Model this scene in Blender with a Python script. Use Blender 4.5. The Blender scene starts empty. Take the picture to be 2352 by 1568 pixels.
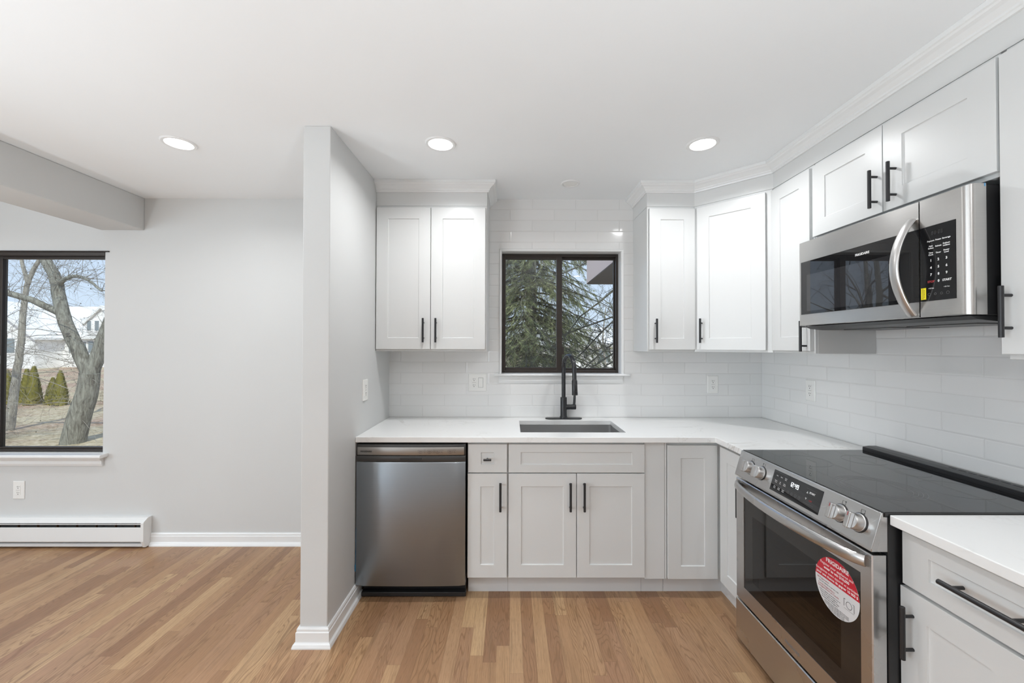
import bpy, bmesh, math, random
from mathutils import Vector, Matrix
PI = math.pi
sc = bpy.context.scene
COL = sc.collection

# ------------------------------------------------------------ camera
cam_d = bpy.data.cameras.new('camera'); cam = bpy.data.objects.new('camera', cam_d); COL.objects.link(cam)
cam_d.sensor_width = 36.0
cam_d.lens = 950.33 / 2352 * 36.0
cam_d.clip_start = 0.05; cam_d.clip_end = 300
YAW, PITCH, ROLL = math.radians(.2466), math.radians(.6344), math.radians(.1202)
cam.matrix_world = (Matrix.Translation((0, -2.942, 1.406)) @ Matrix.Rotation(-YAW, 4, 'Z')
                    @ Matrix.Rotation(PI / 2 + PITCH, 4, 'X') @ Matrix.Rotation(ROLL, 4, 'Z'))
sc.camera = cam

# ------------------------------------------------------------ world, sun, added fill lights, exposure
w = bpy.data.worlds.new('sky'); sc.world = w; w.use_nodes = True
nt = w.node_tree; nt.nodes.clear()
wo = nt.nodes.new('ShaderNodeOutputWorld'); wb = nt.nodes.new('ShaderNodeBackground')
tc = nt.nodes.new('ShaderNodeTexCoord'); sx = nt.nodes.new('ShaderNodeSeparateXYZ'); cr = nt.nodes.new('ShaderNodeValToRGB')
cr.color_ramp.elements[0].position = 0.0; cr.color_ramp.elements[0].color = (.72, .82, .98, 1)
cr.color_ramp.elements[1].position = 0.45; cr.color_ramp.elements[1].color = (.50, .64, .98, 1)
nt.links.new(tc.outputs['Generated'], sx.inputs[0]); nt.links.new(sx.outputs['Z'], cr.inputs[0])
nt.links.new(cr.outputs[0], wb.inputs[0]); wb.inputs[1].default_value = 1.05
nt.links.new(wb.outputs[0], wo.inputs[0])
sd = bpy.data.lights.new('sun', 'SUN'); sd.energy = 3.2; sd.angle = .01; sd.color = (1, .95, .87)
sun = bpy.data.objects.new('sun', sd); COL.objects.link(sun)
sun.rotation_euler = Vector((.25, -.6, .72)).to_track_quat('Z', 'Y').to_euler()
LAMP = 9.0
CANW = 5.8
UPLIGHT = 17.5
def fill_light(name, loc, rot, sx_, sy_, e, colr=(.95, .975, 1)):
    d = bpy.data.lights.new(name, 'AREA'); d.shape = 'RECTANGLE'; d.size = sx_; d.size_y = sy_; d.energy = e; d.color = colr
    o = bpy.data.objects.new(name, d); COL.objects.link(o); o.location = loc; o.rotation_euler = rot
    return o
fill_light('fill_rear_door', (-3.85, -6.62, .9), (PI / 2 + .9, 0, 0), 1.7, 1.6, 74, (.82, .93, 1))      # added area light behind the camera, tilted up to brighten the room
fill_light('fill_side_window', (-5.14, -3.9, 1.35), (PI / 2 - .25, 0, -PI / 2), 2.6, 1.5, 80, (.82, .93, 1))  # added area light in the unseen side opening, fills the room
sc.view_settings.view_transform = 'Standard'; sc.view_settings.look = 'None'
sc.view_settings.gamma = 1; sc.view_settings.use_curve_mapping = False
sc.view_settings.exposure = 0.15
sc.cycles.max_bounces = 10; sc.cycles.diffuse_bounces = 6; sc.cycles.glossy_bounces = 5
sc.cycles.transparent_max_bounces = 24; sc.cycles.transmission_bounces = 6
sc.cycles.sample_clamp_indirect = 6; sc.cycles.caustics_reflective = False; sc.cycles.caustics_refractive = False

# ------------------------------------------------------------ materials
def lin(c):
    return tuple(((v / 255) / 12.92 if v / 255 <= .04045 else ((v / 255 + .055) / 1.055) ** 2.4) for v in c) + (1,)
class NT:
    def __init__(s, name):
        s.m = bpy.data.materials.new(name); s.m.use_nodes = True; s.t = s.m.node_tree
        s.b = s.t.nodes['Principled BSDF']; s.out = s.t.nodes['Material Output']
    def n(s, typ, **k):
        nd = s.t.nodes.new(typ)
        for a, v in k.items(): setattr(nd, a, v)
        return nd
    def l(s, a, b): s.t.links.new(a, b)
    def math(s, op, a, b=None, c=None):
        nd = s.n('ShaderNodeMath', operation=op)
        for i, v in enumerate((a, b, c)):
            if v is None: continue
            if isinstance(v, (int, float)): nd.inputs[i].default_value = v
            else: s.l(v, nd.inputs[i])
        return nd.outputs[0]
    def obj(s):
        return s.n('ShaderNodeTexCoord').outputs['Object']
    def world(s):
        return s.n('ShaderNodeNewGeometry').outputs['Position']
    def mapping(s, src, scale=(1, 1, 1), rot=(0, 0, 0)):
        mp = s.n('ShaderNodeMapping'); mp.inputs['Scale'].default_value = scale; mp.inputs['Rotation'].default_value = rot
        s.l(src, mp.inputs[0]); return mp.outputs[0]
    def noise(s, src, scale, detail=3, rough=.5, dist=0):
        nd = s.n('ShaderNodeTexNoise'); nd.inputs['Scale'].default_value = scale; nd.inputs['Detail'].default_value = detail
        nd.inputs['Roughness'].default_value = rough; nd.inputs['Distortion'].default_value = dist
        s.l(src, nd.inputs['Vector']); return nd.outputs[0]
    def ramp(s, src, stops):
        r = s.n('ShaderNodeValToRGB'); e = r.color_ramp.elements
        while len(e) < len(stops): e.new(.5)
        for i, (p, c) in enumerate(stops): e[i].position = p; e[i].color = c if len(c) == 4 else tuple(c) + (1,)
        s.l(src, r.inputs[0]); return r.outputs[0]
    def bump(s, h, strength=.2, dist=.01):
        b = s.n('ShaderNodeBump'); b.inputs['Strength'].default_value = strength; b.inputs['Distance'].default_value = dist
        s.l(h, b.inputs['Height']); s.l(b.outputs[0], s.b.inputs['Normal'])
    def mix(s, f, a, b, blend='MIX'):
        m = s.n('ShaderNodeMix', data_type='RGBA', blend_type=blend)
        for i, v in ((0, f), (6, a), (7, b)):
            if isinstance(v, (int, float)): m.inputs[i].default_value = v
            elif isinstance(v, tuple): m.inputs[i].default_value = v
            else: s.l(v, m.inputs[i])
        return m.outputs[2]
    def set(s, **k):
        for a, v in k.items(): s.b.inputs[a.replace('_', ' ')].default_value = v
def paint(name, c, rough=.5, nscale=60, bs=.03, var=.015, spec=.5):
    t = NT(name); src = t.obj()
    f = t.noise(src, 2.2, 3)
    c2 = tuple(min(1, v * (1 - var * 2)) for v in c[:3]) + (1,)
    t.l(t.mix(f, c, c2), t.b.inputs['Base Color'])
    t.set(Roughness=rough, Specular_IOR_Level=spec)
    t.bump(t.noise(src, nscale, 4), bs, .004); return t.m
def plain(name, c, rough=.4, metal=0, spec=.5, var=.04, nscale=30):
    t = NT(name); src = t.obj(); f = t.noise(src, nscale, 2)
    t.l(t.mix(f, c, tuple(v * (1 - var) for v in c[:3]) + (1,)), t.b.inputs['Base Color'])
    t.set(Roughness=rough, Metallic=metal, Specular_IOR_Level=spec); return t.m
M = {}
M['wall'] = paint('wall_paint', (.62, .625, .62, 1), .55, 90, .05)
M['ceil'] = paint('ceiling_paint', (.87, .895, .91, 1), .7, 40, .08)
M['trimw'] = paint('trim_paint', (.80, .81, .81, 1), .3, 30, .0)
M['cab'] = paint('cabinet_paint', (.685, .695, .692, 1), .33, 120, .02, .008)
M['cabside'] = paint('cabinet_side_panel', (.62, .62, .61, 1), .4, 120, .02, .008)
M['kick'] = paint('toe_kick_paint', (.66, .66, .66, 1), .4, 60, .02)
M['plate'] = plain('white_plastic', (.82, .82, .80, 1), .3, 0, .5, .01)
M['slot'] = plain('slot_dark', (.03, .03, .03, 1), .6)
M['black'] = plain('matte_black_metal', (.016, .016, .018, 1), .38, 0, .5)
M['faucet'] = plain('faucet_black', (.014, .015, .018, 1), .27, 0, .6)
M['bronze'] = plain('dark_bronze_aluminium', (.028, .02, .016, 1), .4, 0, .5, .2, 8)
M['bodyblk'] = plain('appliance_black', (.018, .018, .019, 1), .35)
M['bglass'] = plain('black_glass', (.011, .011, .012, 1), .012, 0, .6)
M['dkplas'] = plain('dark_grey_plastic', (.045, .044, .043, 1), .35)
M['white'] = plain('print_white', (.8, .8, .8, 1), .5)
M['grey'] = plain('print_grey', (.16, .16, .16, 1), .5)
M['dprint'] = plain('print_dark', (.03, .03, .03, 1), .5)
M['ringg'] = plain('burner_print', (.17, .17, .17, 1), .4)
M['redp'] = plain('print_red', (.35, .03, .035, 1), .5)
M['redst'] = plain('sticker_red', (.52, .012, .03, 1), .4)
M['whst'] = plain('sticker_white', (.66, .66, .67, 1), .4)
M['yellow'] = plain('sticker_yellow', (.85, .72, .02, 1), .4)
M['blue'] = plain('blue_film', (.02, .22, .45, 1), .4)
M['silver'] = plain('bright_metal', (.62, .61, .6, 1), .33, 1)
M['fin'] = plain('heater_fin', (.14, .09, .06, 1), .4, .6)
M['inner'] = plain('oven_inside', (.035, .032, .03, 1), .5)
def steel(name, c, rough=.28, aniso=.65, axis='Z', spread=(1, 1, 220)):
    t = NT(name); src = t.obj()
    f = t.noise(t.mapping(src, spread), 3, 3)
    g = t.noise(src, 3.5, 3, .6)
    t.l(t.mix(f, c, tuple(v * .9 for v in c[:3]) + (1,)), t.b.inputs['Base Color'])
    r = t.math('MULTIPLY_ADD', g, .16, rough - .06); t.l(r, t.b.inputs['Roughness'])
    t.set(Metallic=1.0, Anisotropic=aniso, Anisotropic_Rotation=.25)
    tg = t.n('ShaderNodeTangent', direction_type='RADIAL', axis=axis); t.l(tg.outputs[0], t.b.inputs['Tangent'])
    return t.m
M['steel'] = steel('brushed_stainless_steel', (.60, .59, .575, 1))
M['steelr'] = steel('range_stainless_steel', (.62, .615, .61, 1), .25, .4)
M['steeldw'] = steel('dishwasher_stainless_steel', (.31, .335, .36, 1), .28, .7)
M['steeldwp'] = steel('dishwasher_panel_steel', (.40, .385, .365, 1), .33, .4)
M['sink'] = steel('sink_stainless_steel', (.64, .64, .64, 1), .28, .2)
def emit(name, c, s):
    t = NT(name); t.set(Base_Color=(.9, .9, .9, 1), Emission_Color=c, Emission_Strength=s); return t.m
M['lamp'] = emit('lamp_diffuser', (1, .98, .95, 1), LAMP)
M['clock'] = emit('clock_digits', (.85, .93, 1, 1), 1.0)
def glass(name, tint=(.93, .96, .95, 1), amt=1.0):
    t = NT(name); t.t.nodes.remove(t.b)
    tr = t.n('ShaderNodeBsdfTransparent'); tr.inputs[0].default_value = tint
    gl = t.n('ShaderNodeBsdfGlossy'); gl.inputs['Roughness'].default_value = .0
    lw = t.n('ShaderNodeLayerWeight'); lw.inputs[0].default_value = .5
    fr = t.math('MULTIPLY_ADD', t.math('POWER', lw.outputs['Facing'], 5.0), .95, .04)
    mx = t.n('ShaderNodeMixShader'); t.l(t.math('MULTIPLY', fr, amt), mx.inputs[0])
    t.l(tr.outputs[0], mx.inputs[1]); t.l(gl.outputs[0], mx.inputs[2]); t.l(mx.outputs[0], t.out.inputs[0]); return t.m
M['glass'] = glass('window_glass')
M['ovenglass'] = glass('smoked_oven_glass', (.14, .13, .125, 1), 1.6)

def tile_mat(name, ax):       # 3 x 12 inch glossy subway tile; ax = horizontal world axis
    t = NT(name); p = t.n('ShaderNodeSeparateXYZ'); t.l(t.world(), p.inputs[0])
    hx = p.outputs['X'] if ax == 'x' else p.outputs['Y']; z = p.outputs['Z']
    TH, TL = .0775, .31
    off0 = .93 if ax == 'x' else -.923
    zz = t.math('DIVIDE', t.math('SUBTRACT', z, .905), TH)
    row = t.math('FLOOR', zz); fz = t.math('FRACT', zz)
    par = t.math('MODULO', row, 2.0)
    xx = t.math('DIVIDE', t.math('SUBTRACT', hx, off0 - 6.2), TL)
    xx = t.math('ADD', xx, t.math('MULTIPLY', par, .5))
    colm = t.math('FLOOR', xx); fx = t.math('FRACT', xx)
    dz = t.math('MULTIPLY', t.math('MINIMUM', fz, t.math('SUBTRACT', 1.0, fz)), TH)
    dx = t.math('MULTIPLY', t.math('MINIMUM', fx, t.math('SUBTRACT', 1.0, fx)), TL)
    d = t.math('MINIMUM', dz, dx)
    grout = t.math('LESS_THAN', d, .0011)
    cb = t.n('ShaderNodeCombineXYZ'); t.l(row, cb.inputs[0]); t.l(colm, cb.inputs[1])
    wn = t.n('ShaderNodeTexWhiteNoise', noise_dimensions='2D'); t.l(cb.outputs[0], wn.inputs['Vector'])
    ca = t.mix(wn.outputs['Value'], (.76, .765, .76, 1), (.79, .79, .785, 1))
    t.l(t.mix(grout, ca, (.65, .65, .64, 1)), t.b.inputs['Base Color'])
    t.l(t.math('MULTIPLY_ADD', grout, .5, .11), t.b.inputs['Roughness'])
    edge = t.n('ShaderNodeMapRange'); edge.interpolation_type = 'SMOOTHSTEP'
    edge.inputs['From Min'].default_value = .0006; edge.inputs['From Max'].default_value = .006; t.l(d, edge.inputs['Value'])
    h = t.math('ADD', edge.outputs[0], t.math('MULTIPLY', t.noise(t.world(), 7, 2), .7))
    tilt = t.math('MULTIPLY', t.math('MULTIPLY', t.math('SUBTRACT', wn.outputs['Value'], .5), t.math('SUBTRACT', fz, .5)), .5)
    t.bump(t.math('ADD', h, tilt), .5, .0016); return t.m
M['tilex'] = tile_mat('subway_tile_back', 'x'); M['tiley'] = tile_mat('subway_tile_right', 'y')

def floor_mat():
    t = NT('oak_strip_floor'); p = t.n('ShaderNodeSeparateXYZ'); t.l(t.world(), p.inputs[0])
    X, Y = p.outputs['X'], p.outputs['Y']; W = .060
    u = t.math('DIVIDE', X, W); i = t.math('FLOOR', u); fu = t.math('FRACT', u)
    w1 = t.n('ShaderNodeTexWhiteNoise', noise_dimensions='1D'); t.l(i, w1.inputs['W'])
    L = t.math('MULTIPLY_ADD', w1.outputs['Value'], .5, .62)
    v = t.math('DIVIDE', t.math('ADD', Y, t.math('MULTIPLY', w1.outputs['Value'], 31.7)), L)
    j = t.math('FLOOR', v); fv = t.math('FRACT', v)
    cb = t.n('ShaderNodeCombineXYZ'); t.l(i, cb.inputs[0]); t.l(j, cb.inputs[1])
    wn = t.n('ShaderNodeTexWhiteNoise', noise_dimensions='2D'); t.l(cb.outputs[0], wn.inputs['Vector'])
    sc_ = t.n('ShaderNodeSeparateColor'); t.l(wn.outputs['Color'], sc_.inputs[0])
    # per-board coordinates
    gx = t.math('ADD', X, t.math('MULTIPLY', sc_.outputs[0], 37.0)); gy = t.math('ADD', Y, t.math('MULTIPLY', sc_.outputs[1], 53.0))
    g = t.n('ShaderNodeCombineXYZ'); t.l(gx, g.inputs[0]); t.l(gy, g.inputs[1]); t.l(t.math('MULTIPLY', i, .37), g.inputs[2])
    big = t.noise(t.mapping(g.outputs[0], (11, 1.25, 1)), 1.0, 2, .5, .3)      # cathedral contours
    ring = t.math('SINE', t.math('MULTIPLY', big, 150.0))
    ring = t.math('POWER', t.math('MULTIPLY_ADD', ring, .5, .5), 5.0)
    wob = t.math('GREATER_THAN', sc_.outputs[2], .35)
    fine = t.noise(t.mapping(g.outputs[0], (260, 5, 1)), 1.0, 4, .6)
    pores = t.noise(t.mapping(g.outputs[0], (420, 22, 1)), 1.0, 2, .5)
    streak = t.noise(t.mapping(g.outputs[0], (45, 1.6, 1)), 1.0, 3, .55, .2)
    base = t.ramp(wn.outputs['Value'], [(0, (.29, .155, .085)), (.25, (.40, .23, .122)), (.5, (.47, .29, .155)), (.75, (.37, .205, .12)), (1, (.56, .37, .20))])
    c = t.mix(t.math('MULTIPLY', t.math('MULTIPLY', ring, wob), .62), base, (.20, .105, .05, 1))
    c = t.mix(t.math('MULTIPLY', t.ramp(fine, [(.38, (1, 1, 1)), (.62, (0, 0, 0))]), .32), c, (.24, .13, .065, 1))
    c = t.mix(t.math('MULTIPLY', t.ramp(pores, [(.34, (1, 1, 1)), (.48, (0, 0, 0))]), .3), c, (.16, .085, .04, 1))
    c = t.mix(t.math('MULTIPLY', t.ramp(streak, [(.56, (0, 0, 0)), (.74, (1, 1, 1))]), .55), c, (.21, .125, .065, 1))
    du = t.math('MULTIPLY', t.math('MINIMUM', fu, t.math('SUBTRACT', 1.0, fu)), W)
    dv = t.math('MULTIPLY', t.math('MINIMUM', fv, t.math('SUBTRACT', 1.0, fv)), L)
    gap = t.math('LESS_THAN', t.math('MINIMUM', du, dv), .0006)
    c = t.mix(t.math('MULTIPLY', gap, .45), c, (.09, .045, .02, 1))
    t.l(c, t.b.inputs['Base Color'])
    t.l(t.math('MULTIPLY_ADD', fine, .14, .25), t.b.inputs['Roughness'])
    t.set(Specular_IOR_Level=.45)
    t.bump(t.math('SUBTRACT', t.math('MULTIPLY', fine, .4), gap), .12, .001); return t.m
M['floor'] = floor_mat()

def quartz():
    t = NT('white_quartz'); s = t.world()
    n1 = t.noise(s, 1.1, 5, .6, 1.6); a = t.math('ABSOLUTE', t.math('SUBTRACT', n1, .5))
    v = t.ramp(a, [(0, (1, 1, 1)), (.007, (.35, .35, .35)), (.018, (0, 0, 0))])
    n2 = t.noise(s, 2.6, 5, .6, .8); b2 = t.ramp(t.math('ABSOLUTE', t.math('SUBTRACT', n2, .48)), [(0, (.55, .55, .55)), (.006, (0, 0, 0))])
    msk = t.ramp(t.noise(s, 1.7, 2), [(.44, (0, 0, 0)), (.62, (1, 1, 1))])
    f = t.math('MULTIPLY', t.math('MAXIMUM', v, b2), msk)
    soft = t.mix(t.noise(s, 3, 3), (.86, .865, .86, 1), (.82, .825, .82, 1))
    t.l(t.mix(t.math('MULTIPLY', f, .6), soft, (.46, .43, .39, 1)), t.b.inputs['Base Color'])
    t.set(Roughness=.2, Specular_IOR_Level=.5); return t.m
M['quartz'] = quartz()
def bark(name, a, b, sx_=(14, 14, 2.5)):
    t = NT(name); s = t.mapping(t.obj(), sx_); f = t.noise(s, 1.5, 5, .65, .6)
    t.l(t.ramp(f, [(.35, a), (.62, b)]), t.b.inputs['Base Color']); t.set(Roughness=.9, Specular_IOR_Level=.1)
    t.bump(f, .8, .03); return t.m
M['bark'] = bark('grey_bark', (.13, .12, .10), (.33, .33, .28))
M['bark2'] = bark('pale_bark', (.24, .22, .19), (.46, .44, .38))
M['twig'] = bark('twig_bark', (.17, .15, .125), (.36, .34, .30), (3, 3, 3))
M['dkbark'] = bark('dark_branch_bark', (.05, .05, .04), (.17, .17, .13), (3, 3, 3))
def leafy(name, cs, sc_=5):
    t = NT(name); f = t.noise(t.obj(), sc_, 4, .7)
    t.l(t.ramp(f, [(.3 + .4 * k / (len(cs) - 1), c) for k, c in enumerate(cs)]), t.b.inputs['Base Color'])
    t.set(Roughness=.8, Specular_IOR_Level=.2); return t.m
M['needle'] = leafy('spruce_needles', [(.15, .175, .08), (.30, .34, .17), (.50, .52, .30)], 6)
M['arbor'] = leafy('golden_green_hedge', [(.13, .13, .03), (.30, .28, .06), (.42, .38, .09)], 3)
M['brush'] = leafy('brown_brush', [(.10, .075, .05), (.24, .19, .14)], 4)
def lawn_mat():
    t = NT('winter_lawn'); q = t.world(); big = t.noise(q, .35, 4, .6); f = t.noise(q, 9, 5, .75)
    a_ = t.ramp(f, [(.3, (.22, .17, .10)), (.5, (.50, .42, .28)), (.66, (.64, .56, .42))]); b_ = t.ramp(f, [(.3, (.12, .08, .05)), (.5, (.42, .29, .20)), (.66, (.62, .50, .42))])
    t.l(t.mix(t.ramp(big, [(.42, (0, 0, 0)), (.56, (1, 1, 1))]), a_, b_), t.b.inputs['Base Color']); t.set(Roughness=.95, Specular_IOR_Level=.1); t.bump(f, .6, .05); return t.m
M['grass'] = lawn_mat()
M['siding'] = paint('white_siding', (.88, .88, .87, 1), .6, 3, .02)
M['roof'] = plain('pale_roof_shingles', (.86, .86, .84, 1), .8, 0, .2, .15, 4)
M['pane'] = plain('house_window_pane', (.22, .26, .28, 1), .15)
M['pink'] = paint('pink_beige_stucco', (.95, .75, .66, 1), .7, 20, .1)
M['fascia'] = plain('dark_brown_soffit', (.065, .048, .042, 1), .7, 0, .3, .3, 6)

# ------------------------------------------------------------ mesh helpers
class MB:
    def __init__(s): s.v = []; s.f = []; s.m = []; s.mats = []; s.cur = 0
    def use(s, mat):
        if mat not in s.mats: s.mats.append(mat)
        s.cur = s.mats.index(mat); return s
    def face(s, idx): s.f.append(tuple(idx)); s.m.append(s.cur)
    def box(s, x0, x1, y0, y1, z0, z1):
        x0, x1 = sorted((x0, x1)); y0, y1 = sorted((y0, y1)); z0, z1 = sorted((z0, z1))
        k = len(s.v)
        s.v += [(x0, y0, z0), (x1, y0, z0), (x1, y1, z0), (x0, y1, z0), (x0, y0, z1), (x1, y0, z1), (x1, y1, z1), (x0, y1, z1)]
        for q in ((0, 3, 2, 1), (4, 5, 6, 7), (0, 1, 5, 4), (1, 2, 6, 5), (2, 3, 7, 6), (3, 0, 4, 7)): s.face([k + a for a in q])
        return s
    def ring_loft(s, rings, cap=True, closed=False):
        k = len(s.v); n = len(rings[0])
        for r in rings: s.v += [tuple(p) for p in r]
        m = len(rings)
        for a in range(m if closed else m - 1):
            b = (a + 1) % m
            for i in range(n):
                j = (i + 1) % n; s.face((k + a * n + i, k + a * n + j, k + b * n + j, k + b * n + i))
        if cap and not closed:
            s.face([k + i for i in reversed(range(n))]); s.face([k + (m - 1) * n + i for i in range(n)])
        return s
    def tube(s, pts, rad, n=8, cap=True, ell=None):
        pts = [Vector(p) for p in pts]
        if isinstance(rad, (int, float)): rad = [rad] * len(pts)
        rings = []; up = None
        for i, p in enumerate(pts):
            t = (pts[min(i + 1, len(pts) - 1)] - pts[max(i - 1, 0)]).normalized()
            if up is None:
                up = Vector((0, 0, 1)) if abs(t.z) < .9 else Vector((1, 0, 0))
            a = t.cross(up)
            if a.length < 1e-4: a = t.orthogonal()
            a.normalize(); b = a.cross(t).normalized(); up = b
            ea, eb = ell if ell else (1, 1)
            rings.append([p + (a * math.cos(2 * PI * q / n) * ea + b * math.sin(2 * PI * q / n) * eb) * rad[i] for q in range(n)])
        return s.ring_loft(rings, cap)
    def cyl(s, p0, p1, r, n=24): return s.tube([p0, p1], r, n)
    def prism(s, prof, x0, x1, axis='x'):     # prof: list of (a,b) in the other two axes
        def P(c, a, b): return (c, a, b) if axis == 'x' else ((a, c, b) if axis == 'y' else (a, b, c))
        return s.ring_loft([[P(x0, a, b) for a, b in prof], [P(x1, a, b) for a, b in prof]])
    def lathe(s, prof, c=(0, 0, 0), n=32, axis='z'):
        rings = []
        for r, h in prof:
            rg = []
            for q in range(n):
                a = 2 * PI * q / n; u, v = r * math.cos(a), r * math.sin(a)
                rg.append((c[0] + u, c[1] + v, c[2] + h) if axis == 'z' else (c[0] + u, c[1] - h, c[2] + v))
            rings.append(rg)
        return s.ring_loft(rings)
    def build(s, name, mat=None, parent=None, bevel=0, smooth=False, loc=None, seg=2, ang=35):
        me = bpy.data.meshes.new(name); me.from_pydata(s.v, [], s.f)
        if s.mats:
            for m in s.mats: me.materials.append(m)
            me.polygons.foreach_set('material_index', s.m)
        elif mat: me.materials.append(mat)
        bm = bmesh.new(); bm.from_mesh(me); bmesh.ops.recalc_face_normals(bm, faces=bm.faces[:]); bm.to_mesh(me); bm.free()
        o = bpy.data.objects.new(name, me); COL.objects.link(o)
        if parent: o.parent = parent
        if loc: o.location = loc
        if smooth:
            for p in me.polygons: p.use_smooth = True
            try:
                me.set_sharp_from_angle(angle=math.radians(ang))
            except Exception: pass
        if bevel:
            b = o.modifiers.new('bevel', 'BEVEL'); b.width = bevel; b.segments = seg; b.limit_method = 'ANGLE'; b.angle_limit = math.radians(30)
        me.update(); return o
def box(name, mat, dims, parent=None, bevel=0, **k): return MB().box(*dims).build(name, mat, parent, bevel, **k)
def thing(name, label, cat, loc=(0, 0, 0), rz=0, group=None):
    o = bpy.data.objects.new(name, None); COL.objects.link(o); o.location = loc; o.rotation_euler = (0, 0, rz); o.empty_display_size = .1
    return tag(o, label, cat, group)
def tag(o, label, cat, group=None, kind=None):
    o['label'] = label; o['category'] = cat
    if group: o['group'] = group
    if kind: o['kind'] = kind
    return o
def struct(o): o['kind'] = 'structure'; return o
def text(name, s, size, mat, parent, loc, rot=(PI / 2, 0, 0), align='CENTER', label=None, bold=0, space=1.0):
    cu = bpy.data.curves.new(name, 'FONT'); cu.body = s; cu.size = size; cu.align_x = align; cu.align_y = 'CENTER'
    cu.offset = bold; cu.space_character = space; cu.extrude = .0001; cu.resolution_u = 3
    tmp = bpy.data.objects.new('tmp', cu); me = bpy.data.meshes.new_from_object(tmp)
    bpy.data.objects.remove(tmp); bpy.data.curves.remove(cu)
    me.materials.clear(); me.materials.append(mat)
    o = bpy.data.objects.new(name, me); COL.objects.link(o); o.parent = parent; o.location = loc; o.rotation_euler = rot
    if label: o['label'] = label
    return o
def join_into(name, objs, parent, mat):      # every printed word stays a part of its own
    for o in objs: o.name = name; o.data.name = name
    return objs[0]
SEG = {'0': 'abcdef', '1': 'bc', '2': 'abged', '4': 'fgbc', '8': 'abcdefg', '9': 'abcdfg'}
def seven(mb, s, h, x, z, y=0):
    wd, th = h * .5, h * .12
    for ch in s:
        if ch == ':':
            mb.box(x, x + th, y - .0003, y, z + h * .25, z + h * .25 + th); mb.box(x, x + th, y - .0003, y, z + h * .7, z + h * .7 + th); x += th * 2.6; continue
        R = {'a': (0, wd, h - th, h), 'g': (0, wd, h / 2 - th / 2, h / 2 + th / 2), 'd': (0, wd, 0, th), 'f': (0, th, h / 2, h), 'b': (wd - th, wd, h / 2, h), 'e': (0, th, 0, h / 2), 'c': (wd - th, wd, 0, h / 2)}
        for q in SEG[ch]:
            a = R[q]; mb.box(x + a[0], x + a[1], y - .0003, y, z + a[2], z + a[3])
        x += wd * 1.35

# ------------------------------------------------------------ room shell
XC, XR, H = -.855, 1.795, 2.45
CT = .902                      # worktop height
KX0, KX1, KZ0, KZ1 = -.064, .79, 1.209, 2.082       # kitchen window opening
LX0, LX1, LZ0, LZ1 = -4.35, -2.875, .648, 2.07      # left window opening
XL, YB = -5.0, -6.5
def wall_with(name, holes, u0, u1, z0, z1, mk):
    us = sorted({u0, u1} | {h[0] for h in holes} | {h[1] for h in holes})
    mb = MB()
    for a, b in zip(us, us[1:]):
        zs = [(z0, z1)]
        for h in holes:
            if h[0] <= a and h[1] >= b: zs = [(z0, h[2]), (h[3], z1)]
        for c, d in zs:
            if d - c > 1e-4: mk(mb, a, b, c, d)
    return struct(mb.build(name, M['wall']))
wall_with('wall_back', [(KX0, KX1, KZ0, KZ1), (LX0, LX1, LZ0, LZ1)], XL - .15, XR + .15, -.1, H + .1, lambda m, a, b, c, d: m.box(a, b, 0, .15, c, d))
box_r = struct(box('wall_right', M['wall'], (XR, XR + .15, YB, 0, -.1, H + .1)))
wall_with('wall_left', [(-5.3, -2.5, .55, 2.1)], YB, 0, -.1, H + .1, lambda m, a, b, c, d: m.box(XL - .15, XL, a, b, c, d))
wall_with('wall_rear', [(-4.75, -2.95, 0, 2.12)], XL - .15, XR + .15, -.1, H + .1, lambda m, a, b, c, d: m.box(a, b, YB - .15, YB, c, d))
struct(box('wall_wing', M['wall'], (-.984, XC, -.983, 0, 0, H), bevel=.004))
struct(box('floor', M['floor'], (XL, XR, YB, 0, -.1, 0)))
struct(box('ceiling', M['ceil'], (XL, XR, YB, 0, H, H + .1)))
bm_ = struct(MB().box(-2.905, -2.6, YB, 0, 2.222, H).build('ceiling_beam', M['wall'], bevel=.006))
tag(bm_, 'white boxed ceiling beam running above the left window wall', 'beam', kind='structure')
# backsplash tile
tb = MB()
Y = -.008
for a, b, c, d in ((XC, KX0 - .014, CT, H), (KX1 + .014, XR, CT, H), (KX0 - .014, KX1 + .014, CT, KZ0 - .014), (KX0 - .014, KX1 + .014, KZ1 + .014, H)):
    tb.box(a, b, Y, -.0002, c + .0005, d)
tag(tb.build('tile_backsplash', M['tilex']), 'glossy white subway tile covering the wall around the kitchen window', 'backsplash', kind='structure')
tag(box('tile_backsplash', M['tiley'], (XR - .008, XR - .0002, -2.42, -.009, CT + .0005, 1.95)), 'glossy white subway tile on the right wall behind the range', 'backsplash', kind='structure')
# baseboards
def baseboard(name, path, left=False, h=.088, ends=()):
    prof = [(0, 0), (.026, 0), (.026, .006), (.022, .018), (.0145, .024), (.0135, .027), (.0135, h - .022), (.010, h - .018), (.010, h - .008), (.006, h), (0, h)]
    return struct(sweep(path, prof).build(name, M['trimw'], smooth=False))
def sweep(path, prof, cap=True):
    path = [Vector(p) for p in path]; rings = []
    for i, p in enumerate(path):
        ns = []
        for a, b in ((i - 1, i), (i, i + 1)):
            if 0 <= a and b < len(path):
                d = (path[b] - path[a]).normalized(); ns.append(Vector((d.y, -d.x)))
        if len(ns) == 2:
            n = (ns[0] + ns[1]).normalized(); n = n / max(.2, n.dot(ns[0]))
        else: n = ns[0]
        rings.append([(p.x + n.x * o, p.y + n.y * o, z) for o, z in prof])
    return MB().ring_loft(rings, cap)
baseboard('baseboard_back', [(-2.522, 0), (-.984, 0)])
baseboard('baseboard_wing', [(-.984, -.001), (-.984, -.983), (XC, -.983), (XC, -.64)][::1] if False else [(-.984, -.02), (-.984, -.983), (XC, -.983), (XC, -.57)], h=.09)
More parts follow.
